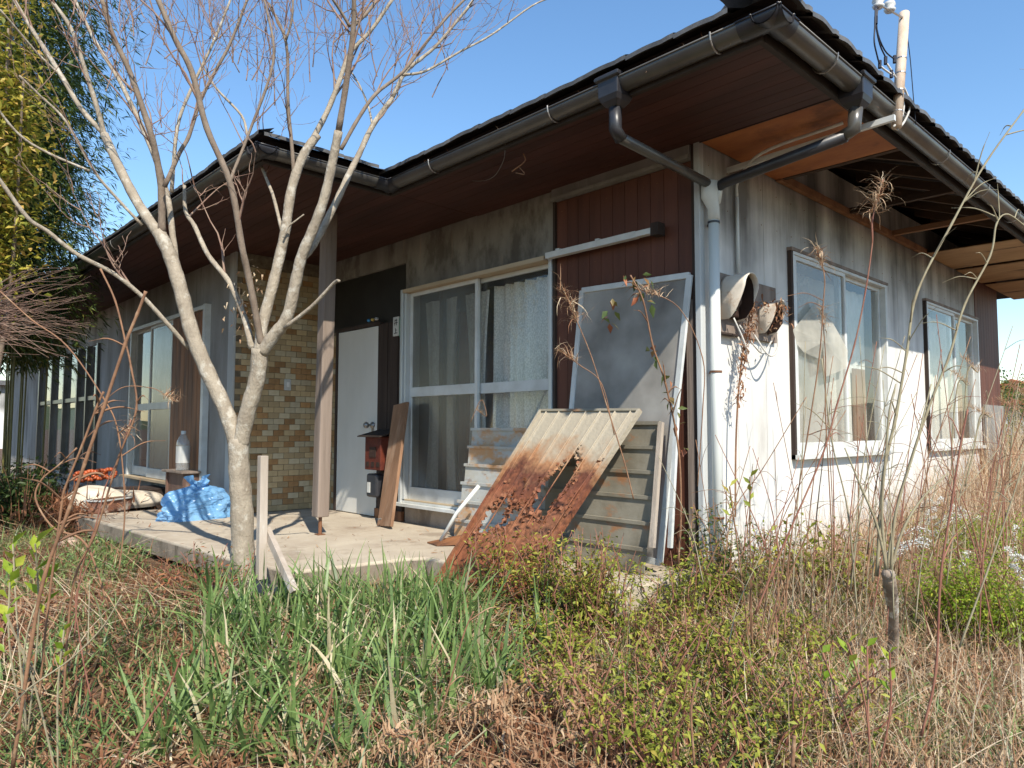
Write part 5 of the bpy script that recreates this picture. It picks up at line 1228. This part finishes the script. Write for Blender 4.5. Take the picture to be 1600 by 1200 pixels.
# ------------------------------------------------------------------ stalks
def stalk(pts, d, r0, r1, m, label, cat='stalk', head=None, group=None, side=0, hd=0, name='dry_stalk', ddep=0):
    W_ = [pdep(x, y, d+ddep*i/(len(pts)-1)) for i, (x, y) in enumerate(pts)]
    e = empty(name, tuple(W_[0]), label, cat, group); c = curve(W_, 6); k = len(c); s_ = d/1115.7
    mb = MB(); mb.tube(c, [(r0+(r1-r0)*i/(k-1))*s_*.56*(1+.22*(i % 6 == 0)+.10*random.random()) for i in range(k)], 7); 
    for _ in range(side):
        i = random.randint(k//4, k-2); a = Vector((random.gauss(0, 1), random.gauss(0, 1), random.uniform(.1, .9))).normalized(); ln = random.uniform(.06, .22)
        q = [c[i], c[i]+a*ln*.5+Vector((0, 0, .01)), c[i]+a*ln+Vector((0, 0, -.02))]; mb.tube(curve(q, 4), [r1*s_*.6]*3+[r1*s_*.5]*3+[.0008]*3, 4, cap=False)
    mb.build('stem', M[m], e, smooth=True)
    if head:
        n = head; tp = c[-1]; ax = (c[-1]-c[-4]).normalized(); A_ = []
        for _ in range(n):
            t = random.random(); A_.append(tuple(tp-ax*t*hd+Vector((random.gauss(0, .006), random.gauss(0, .006), 0))))
        A_ = np.array(A_); npmesh('seed_head', *blades(A_, U(.03, .11, n)*(hd/.12)**.5, U(.0015, .0045, n), U(.3, 1.1, n), U(.5, 2.0, n), U(.25, .9, n), 6, kink=.22), straw, e, kind='stuff')
    return e
K = 'tall dry stalks at the left'
stalk([(20, 1200), (50, 1000), (70, 900), (108, 796), (133, 723), (164, 632), (196, 537), (215, 490), (228, 455)], 2.3, 5, 4, 'stalk', 'thick brown cane crossing from lower left with a cut top', group=K, side=3)
stalk([(95, 1180), (105, 1000), (118, 900), (150, 830), (185, 716), (213, 640), (205, 575), (196, 534), (180, 470), (157, 420)], 2.6, 3, 2.4, 'stalk', 'bent brown thorny cane crossing the thick one near the top', group=K, side=2)
stalk([(0, 455), (50, 500), (105, 541), (161, 621), (185, 677), (195, 796), (185, 900)][::-1], 2.5, 2, 1.8, 'stalk', 'slender arching cane entering from the left edge', group=K, side=2)
stalk([(60, 1100), (75, 950), (95, 800), (101, 765), (129, 695), (150, 639), (162, 612)], 2.4, 3, 3, 'stalk', 'twisted shaggy stalk beside the thick cane', group=K, side=12)
stalk([(170, 950), (134, 850), (84, 825), (56, 781), (65, 750), (94, 725), (120, 700)], 2.7, 2.8, 2, 'stalk', 'stalk curling back on itself in front of the dark porch end', group=K, side=3)
stalk([(116, 1000), (125, 900), (150, 820), (165, 760), (185, 716), (205, 655)], 2.9, 2, 1.4, 'stalk2', 'thin reddish stalk ending in a curled seed head by the wing window', group=K, head=70, hd=.10)
stalk([(150, 640), (190, 606), (235, 606), (255, 615), (275, 628)], 2.5, 1.2, 1, 'stalk', 'thin horizontal stem with a drooping seed head near the bottle', group=K, head=70, hd=.05)
stalk([(0, 1130), (40, 1080), (110, 1030), (160, 980), (190, 930)], 2.2, 2.6, 1.6, 'stalk3', 'pale fallen stem slanting over the litter at far left', group=K, side=3)
stalk([(142, 1090), (128, 1020), (118, 940), (130, 900), (148, 860)], 2.2, 2, 1.2, 'stalk2', 'dark thin wiry stem standing in the left litter', group=K)
stalk([(190, 1195), (235, 1120), (262, 1080), (285, 1020)], 1.9, 3, 2.4, 'stalk2', 'red brown stem slanting up in front of the strap leaves', group=K)
stalk([(490, 1195), (510, 1120), (520, 1075)], 1.9, 3.4, 3, 'stalk', 'orange brown broken stem at the bottom centre left', 'stalk')
stalk([(680, 1140), (705, 1060), (725, 990), (740, 955)], 2.1, 2.6, 2.0, 'stalk', 'brown stem rising in front of the rusted sheet foot', 'stalk', side=2)
stalk([(1085, 1195), (1080, 1110), (1090, 1060)], 1.8, 3.4, 3, 'stalk', 'cut brown stem at the bottom right of centre')
stalk([(1238, 1198), (1240, 1170), (1241, 1150)], 1.7, 5.5, 5.2, 'stalk', 'short thick cut red brown stub at the bottom edge')
K = 'tall stems in front of the side wall'
stalk([(1440, 1150), (1462, 1050), (1470, 900), (1488, 780), (1500, 700), (1512, 640)], 2.1, 3.6, 2.2, 'stalk2', 'long dark red cane rising in front of the white blossom shrub', group=K, side=2)
stalk([(1370, 900), (1380, 747), (1400, 650), (1417, 550), (1433, 457), (1487, 350), (1540, 255), (1600, 172), (1640, 120)], 2.9, 4.5, 1.8, 'stalk3', 'tallest grey green stem reaching above the roof edge at right', group=K, side=16)
stalk([(1385, 890), (1405, 780), (1450, 640), (1483, 557), (1507, 477), (1547, 400), (1557, 350), (1575, 335), (1610, 360)], 3.0, 4, 1.6, 'stalk3', 'grey green stem with a hooked top near the far side window', group=K, side=14)
stalk([(1180, 960), (1225, 850), (1284, 714), (1307, 635), (1335, 539), (1352, 457), (1363, 380), (1364, 340), (1380, 280)], 2.6, 2.6, 1.5, 'stalk2', 'dark purple stem with a feathery dry plume in front of the open eave', group=K, head=110, hd=.13, side=2)
stalk([(1225, 1000), (1235, 850), (1262, 680), (1280, 560), (1286, 480), (1288, 430), (1275, 385)], 2.7, 2.0, 1.3, 'stalk', 'tan stem with a bristly plume left of the near side window', group=K, head=80, hd=.08, side=3)
stalk([(1295, 950), (1300, 850), (1290, 650), (1290, 560), (1284, 480)], 2.8, 1.8, 1.2, 'stalk', 'thin tan stem with drooping plume over the torn net', group=K, head=60, hd=.09)
stalk([(1340, 960), (1325, 800), (1300, 690), (1284, 560)], 2.9, 2.2, 1.6, 'stalk3', 'green grey twig standing before the near window sill', group=K, side=3)
stalk([(1100, 900), (1150, 790), (1190, 735), (1260, 620)], 3.0, 1.3, 1, 'stalk', 'fine arching stem crossing the lower side wall', group=K, side=3)
stalk([(1060, 880), (1064, 800), (1060, 700), (1040, 600), (1020, 540), (1005, 470), (985, 430)], 3.1, 3.0, 2.0, 'stalk', 'twining vine stem climbing in front of the leaning insect screen', group=K, side=8)
stalk([(990, 780), (975, 720), (950, 640), (925, 560), (905, 510), (880, 450)], 2.9, 1.8, 1.2, 'stalk', 'pale dry stem with a feathery plume before the left edge of the screen', group=K, head=110, hd=.16)
stalk([(960, 680), (940, 600), (905, 570), (870, 545)], 2.9, 1.3, 1, 'stalk', 'short side stem with a drooping plume left of the screen', group=K, head=70, hd=.10)
stalk([(1090, 760), (1098, 640), (1098, 560), (1060, 480), (1000, 452)], 2.9, 1.5, 1.1, 'stalk', 'arching wiry stem looping over the insect screen', group=K, head=60, hd=.1)
stalk([(1500, 1010), (1540, 900), (1575, 800), (1600, 720)], 2.6, 2.6, 1.6, 'stalk3', 'pale stem leaning right across the white blossom shrub', group=K, side=2)
stalk([(735, 660), (752, 625), (760, 650), (745, 640)], 3.6, 1, .8, 'stalk', 'small dry plume in front of the sliding window mullion', head=30, hd=.03)
for k in range(84):
    px = random.uniform(1090, 1600); py = random.uniform(860, 1010); dx = random.gauss(25, 60); hgt = random.uniform(160, 420)*(1 if px > 1200 else .7)
    d = random.uniform(2.7, 4.2)
    stalk([(px, py), (px+dx*.3, py-hgt*.45), (px+dx, py-hgt)], d, random.uniform(1.1, 2.2), .8, random.choice(('stalk', 'stalk2', 'stalk3')), ('thin ' + ('tan', 'reddish', 'grey green')[k % 3] + ' stem in the side wall thicket, ' + ('straight', 'leaning right', 'leaning left', 'arching')[k % 4] + ', ' + ('near the downpipe', 'below the near window', 'near the blossom shrubs')[0 if px < 1230 else 1 if px < 1400 else 2]), group='thin bare stems before the side wall', side=random.randint(1, 5), ddep=.1)
# pampas plumes beyond
for k, (px, py) in enumerate(((1512, 580), (1532, 650), (1575, 640), (1590, 620), (1497, 600))):
    stalk([(px-30+6*k, 760), (px-10, 700), (px, py), (px+16, py+2)], 5.2, 2.2, 1.4, 'stalk3', ('pampas stem with a rounded cream plume in front of the far window', 'pampas stem with a plume at the rear house corner', 'pampas stem with a leaning plume against the sky', 'rightmost pampas stem by the distant bush', 'pampas stem with a narrow plume, leftmost of the five')[k], head=120, hd=.16, group='pampas stems by the rear corner')
# spent vine hanging under the meter hoods
VN = empty('withered_vine', (.12, .25, 1.55), 'withered brown vine hanging in a column under the meter hoods', 'vine')
pts = curve([(.08, .40, 1.78), (.10, .33, 1.60), (.09, .28, 1.45), (.09, .22, 1.2), (.08, .20, .9), (.08, .18, .5)], 8); MB().tube(pts, .006, 6).build('stem', M['stalk'], VN)
kp = [tuple(p+Vector((random.gauss(.01, .012), random.gauss(0, .02), random.gauss(0, .02)))) for p in pts[:26] for _ in range(12)]; n = len(kp)
npmesh('withered_leaves', *blades(np.array(kp), U(.02, .055, n), U(.006, .016, n), U(.8, 3, n), U(-1, 2, n), U(.05, .5, n), 4, kink=.4), straw, VN, kind='stuff')
kp = [(random.uniform(.05, .2), random.gauss(.62, .05), random.gauss(1.74, .05)) for _ in range(110)]; n = len(kp)
npmesh('leaf_cluster', *blades(np.array(kp), U(.03, .06, n), U(.008, .018, n), U(.8, 3, n), U(-1, 2, n), U(.1, .5, n), 4, kink=.4), straw, VN, kind='stuff')
# coppiced stump with lichen
CS = empty('coppiced_stump', gpt(1392, 1040), 'thick lichen covered stump sprouting bare stems before the side wall', 'tree stump')
_b = Vector(CS.location); _t = pdep(1388, 895, 2.82)
MB().tube(curve([_b-Vector((0, 0, .05)), _b.lerp(_t, .5)+Vector((.012, .01, 0)), _t], 6), [.024, .024, .023, .022, .021, .021, .020, .021, .023, .026, .027, .026, .024], 10).build('stump', M['lichen'], CS, smooth=True)
MB().lathe(pdep(1388, 897, 2.82), [(0, -.02), (.022, -.015), (.027, 0), (.02, .015), (0, .02)], 10).build('knot', M['lichen'], CS, smooth=True)
for q in ([(1385, 890), (1378, 800), (1385, 700), (1390, 640), (1400, 600)], [(1392, 890), (1410, 830), (1440, 780), (1480, 740)], [(1386, 890), (1370, 820), (1345, 760), (1320, 700)], [(1392, 892), (1400, 800), (1430, 700), (1455, 600)]):
    c = curve([pdep(x, y, 2.82) for x, y in q], 6); k = len(c); MB().tube(c, [.0062*(1-i/k*.6) for i in range(k)], 7).build('sprout', M['stalk3'], CS, smooth=True)
# climbing leaves on the vine
A_ = []
for (px, py) in ((958, 470), (955, 490), (957, 505), (1005, 440), (1000, 460), (1012, 470), (1020, 545), (1025, 560), (1050, 620), (1055, 640), (975, 432), (990, 432), (1045, 590), (1010, 450), (1060, 660), (1068, 700)):
    for _ in range(3): A_.append(tuple(pdep(px+random.gauss(0, 4), py+random.gauss(0, 4), 3.1)))
n = len(A_); vl = empty('climbing_vine', A_[0], 'twining vine with yellow green leaves and pods on the insect screen', 'vine')
npmesh('foliage', *leaves(np.array(A_), rng.normal(0, 1, (n, 3))+np.array([0, 0, -.6]), U(.03, .055, n), U(.015, .03, n), U(.1, 1, n), .3), autumn, vl, kind='stuff')

# ------------------------------------------------------------------ bamboo at the left
BM = empty('bamboo_clump', (-6.7, -2.35, 0), 'dense dark green bamboo clump at the left end of the house', 'bamboo')
LPb, LDb = [], []
for k in range(20):
    a = random.uniform(0, 6.28); r_ = .55*math.sqrt(random.random()); b = Vector((-6.75+r_*math.cos(a), -2.3+r_*.6*math.sin(a), 0)); hb = random.uniform(4.2, 6.4)
    out = Vector((math.cos(a), math.sin(a)*.6, 0))*random.uniform(.2, .8)
    pts = curve([b, b+out*.2+Vector((0, 0, hb*.5)), b+out+Vector((0, 0, hb))], 8); MB().tube(pts, [.010*(1-.7*i/len(pts)) for i in range(len(pts))], 7).build('culm', M['culm'], BM, smooth=True)
    for p in pts[3:]:
        if p.z < 1.75: continue
        for _ in range(13):
            aa = random.uniform(0, 6.28); L_ = random.uniform(.25, .72); d = Vector((math.cos(aa), math.sin(aa), random.uniform(-.35, .35)))
            for s in range(13):
                q = p+d*L_*random.uniform(.3, 1)+Vector((random.gauss(0, .09), random.gauss(0, .09), random.gauss(0, .10)))
                for _m in range(2): LPb.append(tuple(q)); LDb.append((d.x+random.gauss(0, .6), d.y+random.gauss(0, .6), d.z-.3+random.gauss(0, .4)))
LPb = np.array(LPb); LDb = np.array(LDb); n = len(LPb); tb_ = np.clip(rng.normal(.42, .2, n), 0, .93)
npmesh('foliage', *leaves(LPb, LDb, U(.06, .13, n), U(.010, .019, n), tb_, .2), deep, BM, kind='stuff')
# yellowing evergreen close at the far left edge
YT = empty('yellow_green_tree', (-5.3, -2.75, 0), 'yellow green broadleaf tree at the far left edge in front of the bamboo', 'tree')
YL, YD = [], []; mb = MB()
for k in range(15):
    b = Vector((-5.35, -2.78, 0)); tp = pdep(random.uniform(-130, 38), random.uniform(-120, 300), 5.7+random.uniform(-.3, .4)); mb = MB()
    mid = b.lerp(tp, .5)+Vector((random.gauss(0, .1), random.gauss(0, .1), .1)); pts = curve([b, mid, tp], 6); mb.tube(pts, [.03*(1-.8*i/len(pts)) for i in range(len(pts))], 6); mb.build('limb', M['bark2'], YT, smooth=True)
    for _ in range(900):
        t = random.uniform(.6, 1); q = pts[int(t*(len(pts)-1))]+Vector((random.gauss(0, .14), random.gauss(0, .14), random.gauss(0, .16))); YL.append(tuple(q)); YD.append(tuple(Vector((random.gauss(0, 1), random.gauss(0, 1), random.gauss(0, .6)))))
n = len(YL); npmesh('foliage', *leaves(np.array(YL), np.array(YD), U(.04, .085, n), U(.018, .034, n), np.clip(rng.normal(.6, .3, n), 0, 1), .2), ygreen, YT, kind='stuff')
# reddish wispy bush under it
WB = empty('wispy_shrub', (-4.9, -2.6, 0), 'wispy reddish twigged shrub spreading in front of the bamboo', 'shrub'); mb = MB()
for k in range(110):
    a = pdep(-60, random.uniform(480, 560), 5.0); b = pdep(random.uniform(20, 145), random.uniform(415, 560), 5.0+random.uniform(-.3, .3)); m_ = a.lerp(b, .5)+Vector((0, 0, random.uniform(-.02, .12)))
    mb.tube(curve([a, m_, b], 4), [.003]*5+[.0012]*4, 4, cap=False)
mb.build('twigs', M['twig'], WB)
MB().tube([(-4.9, -2.65, 0), pdep(-60, 520, 5.0)], .014, 8).build('stem', M['bark2'], WB)
# ------------------------------------------------------------------ background
def bush(name, c, r_, h, label, n=2600, lm=deep, lo=.2, hi=.95, lsz=.09):
    e = empty(name, c, label, 'tree'); MB().tube([c, (c[0], c[1], c[2]+h*.5)], [.12, .05], 8).build('trunk', M['bark2'], e)
    a = rng.normal(0, 1, (n, 3)); a /= np.linalg.norm(a, axis=1, keepdims=True); rr_ = U(.45, 1, n)**.5
    nz = 1+.25*np.sin(a[:, 0]*5+c[0])*np.cos(a[:, 2]*6)+.15*np.sin(a[:, 1]*9)
    P_ = np.array(c)+np.array([0, 0, h*.55])+a*(rr_*nz)[:, None]*np.array([r_, r_, h*.48])
    npmesh('crown', *leaves(P_, a+rng.normal(0, .6, (n, 3)), U(lsz, lsz*2.2, n), U(lsz*.5, lsz, n), U(lo, hi, n), .2), lm, e, kind='stuff'); return e
def far(px, dist): 
    r = pdep(px, 669, 1)-Vector(CP); r.z = 0; r.normalize(); p = Vector(CP)+r*dist; return (p.x, p.y, -.3)
for px, ds, r_, h, lb in ((1562, 30, 1.5, 3.0, 'round green bush beyond the rear corner of the house'), (1592, 42, 2.4, 3.4, 'dark bush further right behind the dry grass'), (1640, 36, 2.5, 3.2, 'bush just outside the right picture edge')):
    bush('distant_bush', far(px, ds), r_, h, lb)
for px, ds, h in ((1570, 150, 9), (1600, 160, 8), (1640, 150, 10), (1700, 140, 9)):
    pass
nb = empty('orange_roof_house', far(1602, 60), 'distant low house with an orange roof at the right edge', 'house')
b_ = ORG[nb.name]; MB().box(b_.x-3, b_.x+3, b_.y-3, b_.y+3, -.3, 2.6).build('wall', M['stucco'], nb)
mb = MB(); mb.prism([(b_.x-3.4, b_.y-3.4, 2.6), (b_.x+3.4, b_.y-3.4, 2.6), (b_.x, b_.y-3.4, 4.3)], (0, 6.8, 0)); mb.build('roof', mat('orange_tiles', (.42, .16, .08)), nb)
for px, ds, wdt, hh, nm_, lb in ((-10, 55, 9, 3.2, 'white_building', 'pale distant building seen beyond the left end of the veranda'), (30, 75, 8, 2.6, 'white_building', 'low pale distant shed right of the pale building')):
    f_ = far(px, ds); e = empty(nm_, f_, lb, 'building'); MB().box(f_[0]-wdt, f_[0]+wdt, f_[1]-3, f_[1]+3, -.5, hh).build('wall', M['stucco'], e)
    for k in range(5): MB().box(f_[0]-wdt+1+k*3, f_[0]-wdt+2.2+k*3, f_[1]-3.03, f_[1]-3, 1, 2).build('window', M['dark'], e)
    MB().box(f_[0]-wdt-.4, f_[0]+wdt+.4, f_[1]-3.4, f_[1]+3.4, hh, hh+.25).build('roof', M['rooftile'], e)
# dark heap in the shade left of the porch
P = []
for _ in range(2600):
    P.append((random.gauss(-6.1, .5), random.gauss(-1.9, .25), random.uniform(-.02, .30)))
P = np.array(P); n = len(P)
npmesh('dead_leaf_heap', *blades(P, U(.06, .25, n), U(.006, .03, n), U(.5, 1.9, n), U(-.6, 1.4, n), U(0, .3, n), 4, kink=.3), straw, kind='stuff')
for m in bpy.data.materials:
    if '_' in m: del m['_']
